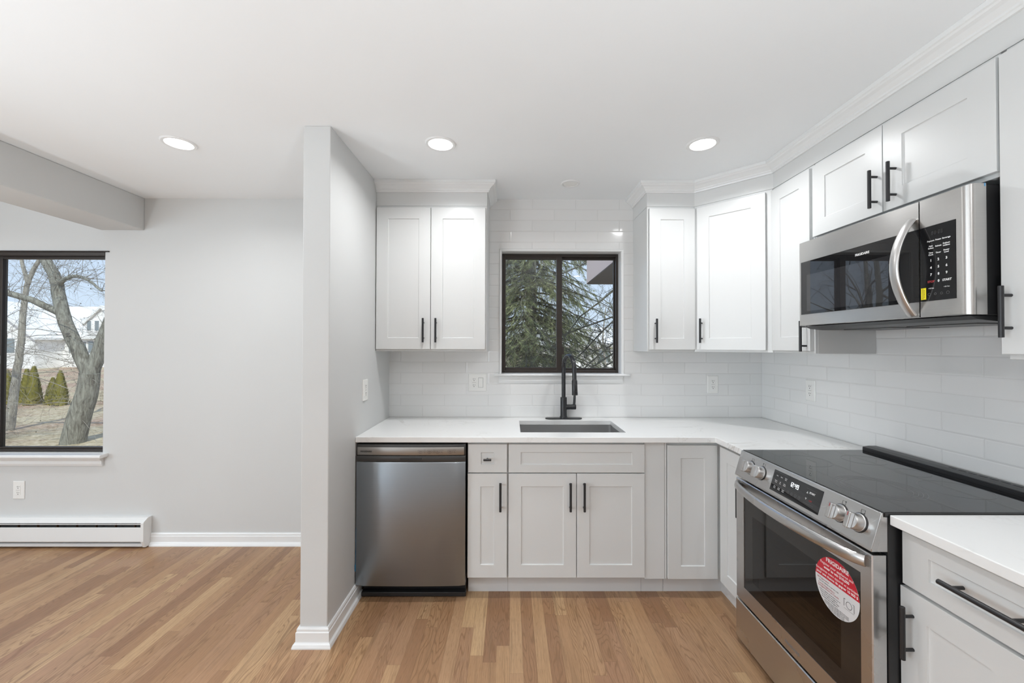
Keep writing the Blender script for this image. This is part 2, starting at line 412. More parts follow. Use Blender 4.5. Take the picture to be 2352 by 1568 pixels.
baseboard('baseboard_left', [(XL, YB), (XL, -.07)])

# windows
def frame_ring(mb, x0, x1, z0, z1, t, y0, y1, tb=None, tt=None):
    tb = tb or t; tt = tt or t
    mb.box(x0, x0 + t, y0, y1, z0, z1); mb.box(x1 - t, x1, y0, y1, z0, z1)
    mb.box(x0 + t, x1 - t, y0, y1, z0, z0 + tb); mb.box(x0 + t, x1 - t, y0, y1, z1 - tt, z1)
# kitchen window
kw = thing('window_1', 'dark bronze two-pane sliding window above the sink', 'window'); kw['kind'] = 'structure'
m = MB(); frame_ring(m, KX0 + .003, KX1 - .003, KZ0 + .004, KZ1 - .004, .017, .07, .145, .018, .02)
m.build('window_frame', M['bronze'], kw, .002)
m = MB(); frame_ring(m, KX0 + .012, .378, KZ0 + .018, KZ1 - .012, .018, .072, .10, .024, .030); m.box(.337, .378, .0695, .101, KZ0 + .018, KZ1 - .006)
s1 = m.build('sash', M['bronze'], kw, .002)
m = MB(); frame_ring(m, .36, KX1 - .012, KZ0 + .018, KZ1 - .012, .016, .106, .13, .018, .026)
s2 = m.build('sash', M['bronze'], kw, .002)
box('glass_pane', M['glass'], (KX0 + .03, .345, .085, .089, KZ0 + .04, KZ1 - .04), s1)
box('glass_pane', M['glass'], (.375, KX1 - .026, .117, .121, KZ0 + .034, KZ1 - .036), s2)
box('latch', M['bronze'], (.378, .392, .07, .10, 1.345, 1.40), s1, .001)
struct(MB().ring_loft([[(KX0 - .012, Y - .007, KZ0), (KX0 - .012, Y - .007, KZ1 + .012), (KX1 + .014, Y - .007, KZ1 + .012), (KX1 + .014, Y - .007, KZ0)],
    [(KX0 - .0135, Y + .008, KZ0), (KX0 - .0135, Y + .008, KZ1 + .0135), (KX1 + .0135, Y + .008, KZ1 + .0135), (KX1 + .0135, Y + .008, KZ0)],
    [(KX0 + .001, Y + .008, KZ0), (KX0 + .001, Y + .008, KZ1 - .001), (KX1 - .001, Y + .008, KZ1 - .001), (KX1 - .001, Y + .008, KZ0)],
    [(KX0 + .001, Y - .004, KZ0), (KX0 + .001, Y - .004, KZ1 - .001), (KX1 - .001, Y - .004, KZ1 - .001), (KX1 - .001, Y - .004, KZ0)]], cap=False, closed=True).build('trim_1', M['trimw']))
m = MB(); m.box(KX0 + .001, KX0 + .003, -.004, .07, KZ0, KZ1 - .001); m.box(KX1 - .003, KX1 - .001, -.004, .15, KZ0, KZ1 - .001); m.box(KX0 + .001, KX1 - .001, -.004, .15, KZ1 - .003, KZ1 - .001)
struct(m.build('trim_2', M['trimw']))
struct(MB().prism([(-.036, KZ0 - .013), (-.040, KZ0 - .008), (-.036, KZ0 + .001), (.07, KZ0 + .003), (.07, KZ0 - .013)], -.112, .843).build('trim_3', M['trimw'], bevel=.001))
struct(MB().prism([(-.0085, KZ0 - .066), (-.012, KZ0 - .066), (-.018, KZ0 - .05), (-.018, KZ0 - .03), (-.024, KZ0 - .022), (-.024, KZ0 - .014), (-.0085, KZ0 - .014)], -.08, .796).build('trim_4', M['trimw']))
# left window
lw = thing('window_2', 'large dark framed sliding window in the left room', 'window'); lw['kind'] = 'structure'
m = MB(); m.box(LX0, LX0 + .03, .02, .10, LZ0 + .002, LZ1); m.box(LX1 - .010, LX1, .02, .10, LZ0 + .002, LZ1); m.box(LX0 + .03, LX1 - .01, .02, .10, LZ0 + .002, LZ0 + .020); m.box(LX0 + .03, LX1 - .01, .02, .10, LZ1 - .028, LZ1); m.box(LX0, LX1 + .03, -.012, .02, LZ1 - .004, LZ1 + .004) ; m.box(LX0, LX1 - .001, -.004, .022, LZ1 - .030, LZ1 - .004)
m.build('window_frame', M['bronze'], lw, .002)
for a, b, yy in ((LX0 + .03, -3.66, .058), (-3.655, LX1 - .0105, .028)):
    m = MB(); tr_ = .014 if yy < .04 else .03; m.box(a, a + .022, yy, yy + .026, LZ0 + .0205, LZ1 - .0285); m.box(b - tr_, b, yy, yy + .026, LZ0 + .0205, LZ1 - .0285); m.box(a + .022, b - tr_, yy, yy + .026, LZ0 + .0205, LZ0 + .034); m.box(a + .022, b - tr_, yy, yy + .026, LZ1 - .048, LZ1 - .0285); sh = m.build('sash', M['bronze'], lw, .002)
    box('glass_pane', M['glass'], (a + .02, b - .012, yy + .01, yy + .014, LZ0 + .032, LZ1 - .045), sh)
box('latch', M['silver'], (-3.652, -3.637, .018, .03, 1.27, 1.33), lw, .001)
struct(MB().prism([(-.055, LZ0 - .028), (-.060, LZ0 - .022), (-.060, LZ0 - .012), (-.055, LZ0 - .004), (.02, LZ0 - .002), (.02, LZ0 - .028)], LX0 - .05, -2.838).build('trim_5', M['trimw'], bevel=.002))
struct(MB().prism([(-.0005, LZ0 - .09), (-.012, LZ0 - .09), (-.018, LZ0 - .075), (-.018, LZ0 - .055), (-.028, LZ0 - .045), (-.034, LZ0 - .0285), (-.0005, LZ0 - .0285)], LX0, -2.866).build('trim_6', M['trimw']))
# unseen window and door, added to let fill light in
sw = thing('fill_window', 'added unseen wide window letting fill light in on the far left wall', 'window'); sw['kind'] = 'structure'
m = MB()
for yy in (-5.3, -3.92, -2.54): m.box(XL - .1, XL - .04, yy, yy + .04, .55, 2.1)
for zz in (.55, 2.06): m.box(XL - .1, XL - .04, -5.26, -2.54, zz, zz + .04)
m.build('window_frame', M['bronze'], sw); 
rd = thing('fill_door', 'added unseen sliding glass door letting fill light in behind the camera', 'door'); rd['kind'] = 'structure'
m = MB()
for xx in (-4.75, -3.87, -3.0): m.box(xx, xx + .05, YB - .1, YB - .04, 0, 2.12)
for zz in (0, 2.07): m.box(-4.70, -3.0, YB - .1, YB - .04, zz, zz + .05)
m.build('door_frame', M['bronze'], rd)

# ------------------------------------------------------------ cabinets
def shaker(name, parent, x0, x1, z0, z1, yf, rs=.073, rt=.071, t=.0185, rec=.006, sl=.004):
    """Front face at y=yf, facing -y, with a recessed centre panel."""
    def rg(a0, a1, b0, b1, y): return [(a0, y, b0), (a1, y, b0), (a1, y, b1), (a0, y, b1)]
    r = .0012
    mb = MB()
    rings = [rg(x0, x1, z0, z1, yf + t), rg(x0, x1, z0, z1, yf + r), rg(x0 + r, x1 - r, z0 + r, z1 - r, yf),
             rg(x0 + rs, x1 - rs, z0 + rt, z1 - rt, yf), rg(x0 + rs + sl * .3, x1 - rs - sl * .3, z0 + rt + sl * .3, z1 - rt - sl * .3, yf + rec * .8),
             rg(x0 + rs + sl, x1 - rs - sl, z0 + rt + sl, z1 - rt - sl, yf + rec)]
    mb.ring_loft(rings)
    return mb.build(name, M['cab'], parent)
def bar_pull(parent, x, z, L, yf, vertical=True, r=.0065, so=.031, cc=None):
    cc = cc if cc is not None else L * .62
    mb = MB(); y = yf - so
    if vertical:
        mb.cyl((x, y, z - L / 2), (x, y, z + L / 2), r, 20)
        for s in (-1, 1): mb.cyl((x, y, z + s * cc / 2), (x, yf + .0002, z + s * cc / 2), r * .72, 14)
    else:
        mb.cyl((x - L / 2, y, z), (x + L / 2, y, z), r, 20)
        for s in (-1, 1): mb.cyl((x + s * cc / 2, y, z), (x + s * cc / 2, yf + .0002, z), r * .72, 14)
    o = mb.build('handle', M['black'], parent, .0008, smooth=True, seg=1); o['label'] = 'black bar handle'; return o
UB, UT = 1.372, 2.300     # upper cabinet bottom / top
def carcass(t, x0, x1, d, z0, z1, name='body', kick=False):
    mb = MB().box(x0, x1, -d, -.009, z0, z1)
    o = mb.build(name, M['cab'], t, .001, seg=1)
    return o
# left wall cabinet
t = thing('wall_cabinet', 'white two-door shaker wall cabinet hung left of the kitchen window', 'cabinet', (-.853, 0, UB))
carcass(t, 0, .703, .305, 0, UT - UB)
d = shaker('door', t, .004, .3465, .013, .912, -.325); bar_pull(d, .306, .132, .152, -.325, cc=.096)
d = shaker('door', t, .3505, .694, .013, .912, -.325); bar_pull(d, .385, .132, .152, -.325, cc=.096)
# wall cabinet A right of window
t = thing('wall_cabinet', 'narrow white one-door wall cabinet just right of the kitchen window', 'cabinet', (.874, 0, UB))
carcass(t, 0, .303, .305, 0, UT - UB)
d = shaker('door', t, .010, .299, .013, .912, -.325, .070); bar_pull(d, .045, .132, .152, -.325, cc=.096)
# diagonal corner cabinet
t = thing('corner_wall_cabinet', 'white wall cabinet with one angled door across the corner', 'cabinet', (1.178, 0, UB))
mb = MB(); prof = [(0, -.009), (0, -.305), (.306, -.611), (.606, -.611), (.606, -.009)]
mb.ring_loft([[(x, y, 0) for x, y in prof], [(x, y, UT - UB) for x, y in prof]]).build('body', M['cab'], t, .001, seg=1)
dg = shaker('door', t, .022, .402, .013, .912, -.0195, .073); dg.location = (0, -.305, 0); dg.rotation_euler = (0, 0, -PI / 4)
bar_pull(dg, .052, .132, .152, -.0195, cc=.096)
# cabinet C on right wall (front faces -x): local x runs towards the camera
R90 = -PI / 2
t = thing('wall_cabinet', 'narrow white wall cabinet on the right wall between corner and microwave', 'cabinet', (XR, -.612, UB), R90)
mb = MB().use(M['cab']).box(0, .316, -.305, -.009, 0, UT - UB)
mb.build('body', None, t, .001, seg=1)
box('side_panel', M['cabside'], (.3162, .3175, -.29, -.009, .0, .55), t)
d = shaker('door', t, .010, .307, .013, .912, -.325, .073); bar_pull(d, .284, .086, .152, -.325, cc=.096)
# cabinet above microwave
t = thing('wall_cabinet', 'short wide two-door white cabinet above the microwave', 'cabinet', (XR, -.932, 1.925), R90)
carcass(t, 0, .768, .305, 0, UT - 1.925)
d = shaker('door', t, .008, .386, .013, .359, -.325, .078, .075); bar_pull(d, .363, .112, .152, -.325, cc=.10)
d = shaker('door', t, .390, .770, .013, .359, -.325, .078, .075); bar_pull(d, .4445, .112, .152, -.325, cc=.10)
# tall right upper
t = thing('wall_cabinet', 'white wall cabinet right of the microwave cut by the picture edge', 'cabinet', (XR, -1.702, UB - .002), R90)
carcass(t, .012, .60, .305, 0, UT - UB + .002)
d = shaker('door', t, .008, .302, .015, .914, -.325, .085); bar_pull(d, .034, .140, .152, -.325, cc=.096)
d = shaker('door', t, .306, .598, .015, .914, -.325, .073); bar_pull(d, .566, .140, .152, -.325, cc=.096)

# crown moldings
CP = [(0, 2.386), (.010, 2.386), (.012, 2.394), (.017, 2.397), (.018, 2.404), (.024, 2.409), (.034, 2.418), (.046, 2.424), (.050, 2.430), (.056, 2.433), (.056, 2.4495), (0, 2.4495)]
FP = [(-.016, UT + .001), (0, UT + .001), (0, 2.4494), (-.016, 2.4494)]
t = thing('crown_molding', 'white crown molding and frieze above the left wall cabinet', 'molding', (0, 0, 0))
pth = [(XC + .001, -.305), (-.15, -.305), (-.15, -.009)]
sweep(pth, FP).build('frieze_board', M['cab'], t); sweep(pth, CP).build('molding', M['trimw'], t)
t = thing('crown_molding', 'white crown molding and frieze running over the corner and right wall cabinets', 'molding', (0, 0, 0))
pth = [(.874, -.009), (.874, -.305), (1.178, -.305), (1.488, -.615), (1.488, -2.31)]
sweep(pth, FP).build('frieze_board', M['cab'], t); sweep(pth, CP).build('molding', M['trimw'], t)

# base cabinets
BD = -.605; BF = -.625; BT = CT - .0315
def kick(t, x0, x1, dd=.552): return box('toe_kick', M['kick'], (x0, x1, -dd, -dd + .016, 0, .104), t)
t = thing('base_cabinet', 'narrow white base cabinet with one drawer over one door beside dishwasher', 'cabinet', (-.238, 0, 0))
carcass(t, 0, .2275, .605, .105, BT); kick(t, 0, .2275)
d = shaker('drawer', t, .004, .2215, .700, .858, BF, .072, .046)
mb = MB().cyl((.1115, BF - .026, .777), (.1115 + .0002, BF + .004, .777), .0045, 14); mb.cyl((.0915, BF - .026, .777), (.1345, BF - .026, .777), .0062, 18)
o = mb.build('knob', M['black'], d, .0008, smooth=True, seg=1); o['label'] = 'short black T-shaped knob'
d = shaker('door', t, .002, .2215, .117, .694, BF, .071, .071); bar_pull(d, .1855, .5725, .158, BF, cc=.128)
t = thing('base_cabinet', 'wide white sink base cabinet with false drawer front and two doors', 'cabinet', (-.0095, 0, 0))
mb = MB()
mb.box(0, .016, -.605, -.009, .105, BT); mb.box(.747, .763, -.605, -.009, .105, BT); mb.box(.016, .747, -.605, -.009, .105, .12)
mb.box(.016, .747, -.605, -.588, .12, BT); mb.build('body', M['cab'], t, .001, seg=1); kick(t, 0, .763)
shaker('false_drawer_front', t, .002, .7625, .700, .858, BF, .068, .044)
d = shaker('door', t, .002, .3795, .117, .694, BF, .070, .071); bar_pull(d, .3445, .5725, .158, BF, cc=.128)
d = shaker('door', t, .3835, .7625, .117, .694, BF, .070, .071); bar_pull(d, .4215, .5725, .158, BF, cc=.128)
t = thing('filler_panel', 'plain flat white filler panel between sink cabinet and corner cabinet', 'panel', (.755, 0, 0))
box('panel', M['cab'], (0, .112, -.615, -.592, .105, BT), t, .001); box('stile', M['cab'], (.114, .124, -.612, -.592, .105, BT), t, .001)
kick(t, 0, .124)
t = thing('corner_base_cabinet', 'white corner base cabinet with hinged angled pair of shaker doors', 'cabinet', (.881, 0, 0))
# L-shaped carcass
prof = [(0, -.009), (0, -.603), (.306, -.603), (.306, -.937), (.905, -.937), (.905, -.009)]
MB().ring_loft([[(x, y, .105) for x, y in prof], [(x, y, BT) for x, y in prof]]).build('body', M['cab'], t, .001, seg=1)
mb = MB().box(0, .352, -.552, -.536, 0, .104); mb.box(.336, .352, -.937, -.552, 0, .104); mb.build('toe_kick', M['kick'], t)
shaker('door', t, .002, .281, .109, .852, BF, .072, .071)
d = shaker('door', t, 0, .276, .109, .852, 0, .072, .071); d.location = (.283, -.6455, 0); d.rotation_euler = (0, 0, R90)
bar_pull(d, .226, .6305, .158, 0, cc=.128)
t = thing('base_cabinet', 'white base cabinet with wide drawer at the right of the range', 'cabinet', (XR, -1.712, 0), R90)
carcass(t, 0, .61, .605, .105, BT); kick(t, 0, .61)
d = shaker('drawer', t, -.006, .607, .704, .858, BF, .078, .045); bar_pull(d, .225, .785, .19, BF, False, cc=.128, r=.0068, so=.034)
d = shaker('door', t, -.013, .300, .117, .694, BF, .078, .071); bar_pull(d, .0265, .577, .152, BF, cc=.096)
d = shaker('door', t, .304, .607, .117, .694, BF, .073, .071); bar_pull(d, .5715, .577, .152, BF, cc=.096)

# ------------------------------------------------------------ worktops and sink
SX0, SX1, SY0, SY1 = .062, .681, -.515, -.128
CF = -.648; CB = -.0085
t = thing('worktop', 'white quartz L-shaped worktop with faint veins holding the sink', 'worktop', (0, 0, CT))
z0, z1 = -.03, 0
mb = MB()
def slab(mb, outer, hole=None):
    bm = bmesh.new()
    for z in (z0, z1):
        pass
    bm.free()
xs = [XC + .001, SX0, SX1, 1.14, XR - .0085]
k = len(mb.v)
# grid slab with hole and L shape
xs = [XC + .001, SX0, SX1, 1.14, XR - .0085]; ys = [-.938, CF, SY0, SY1, CB]
solid = {}
for i in range(4):
    for j in range(4):
        s_ = True
        if j == 0 and i < 3: s_ = False
        if i == 1 and j == 2: s_ = False
        solid[(i, j)] = s_
vid = {}
def gv(i, j, q):
    if (i, j, q) not in vid: vid[(i, j, q)] = len(mb.v); mb.v.append((xs[i], ys[j], (z0, z1)[q]))
    return vid[(i, j, q)]
for (i, j), s_ in solid.items():
    if not s_: continue
    mb.face((gv(i, j, 1), gv(i + 1, j, 1), gv(i + 1, j + 1, 1), gv(i, j + 1, 1)))
    mb.face((gv(i, j, 0), gv(i, j + 1, 0), gv(i + 1, j + 1, 0), gv(i + 1, j, 0)))
    for di, dj, a, b in ((-1, 0, (i, j), (i, j + 1)), (1, 0, (i + 1, j), (i + 1, j + 1)), (0, -1, (i, j), (i + 1, j)), (0, 1, (i, j + 1), (i + 1, j + 1))):
        if not solid.get((i + di, j + dj), False):
            mb.face((gv(*a, 0), gv(*b, 0), gv(*b, 1), gv(*a, 1)))
mb.build('slab', M['quartz'], t, .002)
t = thing('worktop', 'white quartz worktop piece at the right of the range', 'worktop', (0, 0, CT))
box('slab', M['quartz'], (1.14, XR - .0085, -2.34, -1.699, -.03, 0), t, .0025)
# sink: shell basin
t = thing('sink', 'undermount rectangular stainless steel sink set into the worktop', 'sink', ((SX0 + SX1) / 2, (SY0 + SY1) / 2, CT - .232))
hx, hy = (SX1 - SX0) / 2 + .004, (SY1 - SY0) / 2 + .004
def rr(x, y, r, z, n=6):
    p = []
    for cx_, cy_, a0 in ((x - r, y - r, 0), (-x + r, y - r, PI / 2), (-x + r, -y + r, PI), (x - r, -y + r, 1.5 * PI)):
        for q in range(n + 1): a = a0 + PI / 2 * q / n; p.append((cx_ + r * math.cos(a), cy_ + r * math.sin(a), z))
    return p
ZT = .2015
mb = MB(); mb.ring_loft([rr(hx + .003, hy + .003, .022, .001), rr(hx + .003, hy + .003, .022, ZT - .003), rr(hx + .012, hy + .012, .022, ZT - .003), rr(hx + .012, hy + .012, .022, ZT), rr(hx, hy, .02, ZT), rr(hx, hy, .02, .02), rr(hx - .015, hy - .015, .02, .004), rr(.06, .06, .05, .002)])
mb.build('basin', M['sink'], t, smooth=True)
MB().lathe([(.001, .0), (.05, .0), (.052, .004), (.04, .006), (.02, .003), (.001, .003)], (0, 0, .003), 24).build('drain', M['silver'], t, smooth=True)

# ------------------------------------------------------------ faucet
fx, fy = .372, -.062
t = thing('faucet', 'matte black gooseneck pull-down kitchen faucet standing behind the sink', 'faucet', (fx, fy, CT))
mb = MB(); mb.ring_loft([rr(.128, .030, .030, .0005), rr(.128, .030, .030, .005), rr(.125, .027, .027, .0075)]); mb.build('deck_plate', M['faucet'], t, smooth=True)
MB().lathe([(.026, .007), (.026, .016), (.0235, .02), (.0225, .022), (.0225, .148), (.021, .150), (.0155, .150), (.001, .150)], (0, 0, 0), 32).build('body', M['faucet'], t, smooth=True)
dirv = Vector((.27, -.963, 0)); Rr = .088; top = .352
pts = [Vector((0, 0, z)) for z in (.148, .2, .25, top)]
for q in range(1, 17):
    a = PI * q / 16; pts.append(dirv * (Rr - Rr * math.cos(a)) + Vector((0, 0, top + Rr * math.sin(a))))
pts += [dirv * (2 * Rr + .002) + Vector((0, 0, top - .03)), dirv * (2 * Rr + .004) + Vector((0, 0, top - .07))]
MB().tube(pts, .0142, 20).build('spout', M['faucet'], t, smooth=True, ang=60)
e = pts[-1]; dn = Vector((dirv.x * .06, dirv.y * .06, -1)).normalized()
sh = MB().tube([e + dn * -.006, e + dn * .0, e + dn * .004, e + dn * .045, e + dn * .094, e + dn * .098, e + dn * .099], [.0143, .0152, .0182, .0185, .0195, .0185, .012], 24).build('spray_head', M['faucet'], t, smooth=True, ang=50)
cpt = e + dn * .045
mb = MB(); mb.tube([cpt + dirv * .017 + dn * -.025, cpt + dirv * .0195 + dn * -.015, cpt + dirv * .0195 + dn * .02, cpt + dirv * .017 + dn * .03], [.004, .006, .006, .004], 10); mb.build('button', M['black'], sh, smooth=True)
lv = MB().tube([(.012, 0, .082), (.048, 0, .082), (.0485, 0, .082), (.0505, 0, .082), (.051, 0, .082), (.083, 0, .082), (.0855, 0, .082)], [.0175, .0175, .0155, .0155, .018, .018, .0165], 24).build('valve', M['faucet'], t, smooth=True, ang=40)
MB().tube([(.072, -.002, .090), (.0745, -.004, .12), (.076, -.006, .165), (.076, -.006, .172), (.076, -.006, .175)], [.0105, .0098, .0092, .008, .004], 14, ell=(1, .9)).build('lever', M['faucet'], lv, smooth=True, ang=50)

# ------------------------------------------------------------ dishwasher
def rect0(a, b, c, e_, y): return [(a, y, c), (b, y, c), (b, y, e_), (a, y, e_)]
DX0, DX1 = -.8515, -.242; DWW = DX1 - DX0
t = thing('dishwasher', 'stainless steel built-in dishwasher under the left end of the worktop', 'dishwasher', (DX0, 0, 0))
box('tub_body', M['bodyblk'], (.006, DWW - .006, -.585, -.03, .09, .855), t)
box('mounting_strip', M['dkplas'], (.008, DWW - .004, -.600, -.586, .845, .8705), t)
box('toe_kick', M['bodyblk'], (.022, DWW - .006, -.575, -.563, .006, .1), t, .002)
box('toe_kick', M['bodyblk'], (.022, DWW - .004, -.612, -.576, .006, .03), t, .003)
def bowed(mb, x0, x1, z0, z1, yb, yf, bow, n=16, rc=.006):
    rings = []
    for i in range(n + 1):
        x = x0 + (x1 - x0) * i / n; s_ = 2 * i / n - 1; y = yf - bow * (1 - s_ * s_)
        e_ = rc * max(0, (abs(s_) - .9) / .1) ** 2
        y += e_
        rings.append([(x, yb, z0), (x, y + rc * .5, z0), (x, y, z0 + rc), (x, y, z1 - rc), (x, y + rc * .5, z1), (x, yb, z1)])
    return mb.ring_loft(rings)
dr = bowed(MB(), .004, DWW - .004, .088, .766, -.60, -.653, .007).build('door_panel', M['steeldw'], t, smooth=True)
hb = bowed(MB(), .002, DWW - .004, .767, .799, -.60, -.650, .006, rc=.003).build('handle_recess_panel', M['dkplas'], t, smooth=True)
box('handle_pocket', M['slot'], (.246, .367, -.6588, -.64, .777, .793), hb, .003)
cp = bowed(MB(), .002, DWW - .004, .800, .861, -.60, -.645, .006, rc=.006).build('control_panel', M['dkplas'], t, smooth=True)
pl = bowed(MB(), .008, DWW - .012, .803, .846, -.60, -.6465, .006, rc=.002).build('control_strip', M['steeldwp'], cp, smooth=True)
o = text('brand_lettering', 'FRIGIDAIRE', .0118, M['dprint'], cp, (.058, -.6506, .823), bold=.0003, space=1.05)
ob = []
for x, s in ((.357, 'Cycles'), (.408, 'Rinse'), (.452, 'Dry'), (.522, 'Start')):
    ob.append(text('x', s, .0065, M['dprint'], cp, (x, -.6528, .825)))
    for k_ in range(3): ob.append(text('x', ('Heavy', 'Normal', 'Light')[k_] if x < .45 else ('Hi-Temp', 'Air', 'Heat')[k_], .0045, M['dprint'], cp, (x + .024, -.6528, .832 - .0065 * k_)))
    ob.append(text('x', 'Options', .0045, M['dprint'], cp, (x, -.6528, .814)))
pr = join_into('control_lettering', ob, cp, M['dprint'])
for x in (.357, .408, .452, .522):
    MB().ring_loft([rect0(x - .0135, x + .0135, .8192, .8310, -.6522), rect0(x - .0135, x + .0135, .8192, .8310, -.6531), rect0(x - .0130, x + .0130, .8197, .8305, -.6531), rect0(x - .0130, x + .0130, .8197, .8305, -.6522)], cap=False, closed=True).build('button_outline', M['dprint'], cp)
box('blue_film_scrap', M['blue'], (-.001, .003, -.648, -.63, .165, .20), t); 
mb = MB(); mb.v = [(-.0005, -.64, .20), (.003, -.64, .20), (.003, -.64, .33), (-.0005, -.642, .27)]; mb.face((0, 1, 2, 3)); mb.box(.0, .0025, -.641, -.638, .20, .40); mb.build('blue_film_edge', M['blue'], t)

# ------------------------------------------------------------ range (local: x towards camera, -y into the room)
RW = .757
t = thing('range', 'stainless steel slide-in electric range with black glass cooktop', 'range', (XR - .002, -.94, 0), R90)
mb = MB(); mb.box(.002, RW - .002, -.655, -.07, .03, .893); mb.box(.03, RW - .03, -.63, -.1, .0, .03); mb.build('body', M['bodyblk'], t, .002)
ck = box('cooktop', M['bglass'], (0, RW, -.667, -.088, .894, .908), t, .0025)
mb = MB(); mb.box(.001, RW - .001, -.0875, -.022, .894, .918); mb.prism([(-.0875, .918), (-.087, .924), (-.06, .928), (-.022, .928), (-.022, .918)], .001, RW - .001)
vt = mb.build('rear_vent_trim', M['bodyblk'], t, .0015)
mb = MB()
for k_ in range(9): mb.box(.36 + k_ * .035, .385 + k_ * .035, -.05, -.044, .9283, .9289)
mb.build('vent_slots', M['slot'], vt)
def ring(x, y, r, wd=.0012):
    mb = MB(); n = 64; mb.ring_loft([[(x + (r + s_ * wd) * math.cos(2 * PI * q / n), y + (r + s_ * wd) * math.sin(2 * PI * q / n), z) for q in range(n)] for s_, z in ((0, .9081), (0, .9083), (1, .9083), (1, .9081))], cap=False, closed=True)
    return mb
for x, y, rs_ in ((.195, -.50, (.092,)), (.18, -.235, (.078,)), (.535, -.49, (.092, .104, .116, .128)), (.555, -.235, (.095,)), (.365, -.20, (.055,))):
    mb = MB()
    for r in rs_:
        q = ring(x, y, r); k_ = len(mb.v); mb.v += q.v; mb.f += [tuple(a + k_ for a in f) for f in q.f]; mb.m += q.m
    mb.build('burner_ring', M['ringg'], ck)
# control panel wedge
mb = MB(); prof = [(-.668, .907), (-.672, .9075), (-.705, .797), (-.705, .789), (-.640, .789), (-.640, .893), (-.668, .893)]
cp = mb.prism([(-.6685, .9065), (-.674, .905), (-.706, .797), (-.706, .789), (-.656, .789), (-.656, .8935), (-.6685, .8935)], 0.001, RW - .001).build('control_panel', M['steelr'], t, .0015)
sl = math.atan2(.032, .108)       # tilt of the panel face from vertical (leans forward at the bottom)
def on_panel(u, s, off=0.0):      # s = distance down from the top edge, along the face
    return (u, -.674 - math.sin(sl) * s - math.cos(sl) * off, .905 - math.cos(sl) * s + math.sin(sl) * off * -1)
TR = (PI / 2 - sl, 0, 0)
# frame for panel items: origin top edge; local -y out of face
pf = lambda o: (setattr(o, 'rotation_euler', (-sl, 0, 0)), setattr(o, 'location', (0, -.674, .905)), o)[2]
dp = pf(box('display_panel', M['bglass'], (.262, .534, -.0008, .001, -.100, -.014), t, .0004))
mb = MB(); seven(mb, '12:49', .017, .367, -.050, -.001); mb.build('clock_digits', M['clock'], dp)
ob = []
def pt(s, x, z, size, mat='white', **k): return text('x', s, size, M[mat], dp, (x, -.0011, z), **k)
for r_, row in enumerate((('Bake', 'Broil', 'Conv\nBake'), ('Warm\nZone', 'Air\nFry', 'Keep\nWarm'), ('Slow\nCook', 'Temp\nProbe', 'Steam\nClean'))):
    for c_, s in enumerate(row): ob.append(pt(s, .288 + c_ * .026, -.034 - r_ * .024, .0058))
ob.append(pt('START', .487, -.040, .0095, bold=.0002))
ob.append(pt('^', .463, -.046, .018)); ob.append(text('x', '^', .018, M['white'], dp, (.463, -.0011, -.062), (PI / 2, PI, 0)))
join_into('control_lettering', ob, dp, M['white'])
o = pt('OFF', .487, -.068, .0085, 'redp'); o.name = 'off_lettering'
for k_ in range(4):
    n = 20; x, z = .368 + k_ * .021, -.076
    MB().ring_loft([[(x + r * math.cos(2 * PI * a / n), y, z + r * math.sin(2 * PI * a / n)) for a in range(n)] for r, y in ((.0045, -.0009), (.0045, -.0012), (.0052, -.0012), (.0052, -.0009))], cap=False, closed=True).build('touch_icon', M['grey'], dp)
for a, b, z in ((.268, .345, -.020), (.268, .345, -.050), (.268, .345, -.073), (.455, .505, -.028), (.455, .505, -.082)): box('printed_line', M['grey'], (a, b, -.0012, -.0009, z, z + .0004), dp)
for i_, (u, mk) in enumerate(((.104, 0), (.186, 0), (.620, 1), (.694, 1))):
    zc = -.056
    kb = MB().lathe([(.001, 0), (.0285, 0), (.0285, .004), (.026, .005), (.0255, .024), (.023, .0285), (.001, .0285)], (u, -.0005, zc), 36, axis='y')
    kn = pf(kb.build('knob', M['silver'], t, smooth=True, ang=40))
    g_ = MB().prism([(u - .009, zc - .0255), (u + .009, zc - .0255), (u + .009, zc + .0255), (u - .009, zc + .0255)], -.043, -.028, 'y')
    g_.v = [v for v in g_.v]; grip = g_.build('grip', M['silver'], kn, .003, smooth=False)
    MB().lathe([(.001, .0), (.0305, .0), (.0305, .002), (.001, .002)], (u, -.0003, zc), 36, axis='y').build('base_collar', M['bodyblk'], kn)
    if mk: box('marker', M['redp'], (u - .001, u + .001, -.0436, -.043, zc + .012, zc + .024), kn)
    mb = MB(); fx_, fz_ = u + .003, -.019
    for a, b, c, e_ in ((-.007, .007, .0055, .0062), (-.007, .007, -.0062, -.0055), (-.007, -.0063, -.006, .006), (.0063, .007, -.006, .006)): mb.box(fx_ + a, fx_ + b, -.0005, .0003, fz_ + c, fz_ + e_)
    dx_, dz_ = ((-.006, -.005), (-.006, .005), (.006, .005), (.006, -.005))[i_]
    mb.box(fx_ + dx_ - .0018, fx_ + dx_ + .0018, -.0007, .0003, fz_ + dz_ - .0018, fz_ + dz_ + .0018); mb.box(fx_ - .0007, fx_ + .0007, -.0005, .0003, fz_ - .0125, fz_ - .009)
    pf(mb.build('burner_mark', M['dprint'], cp))
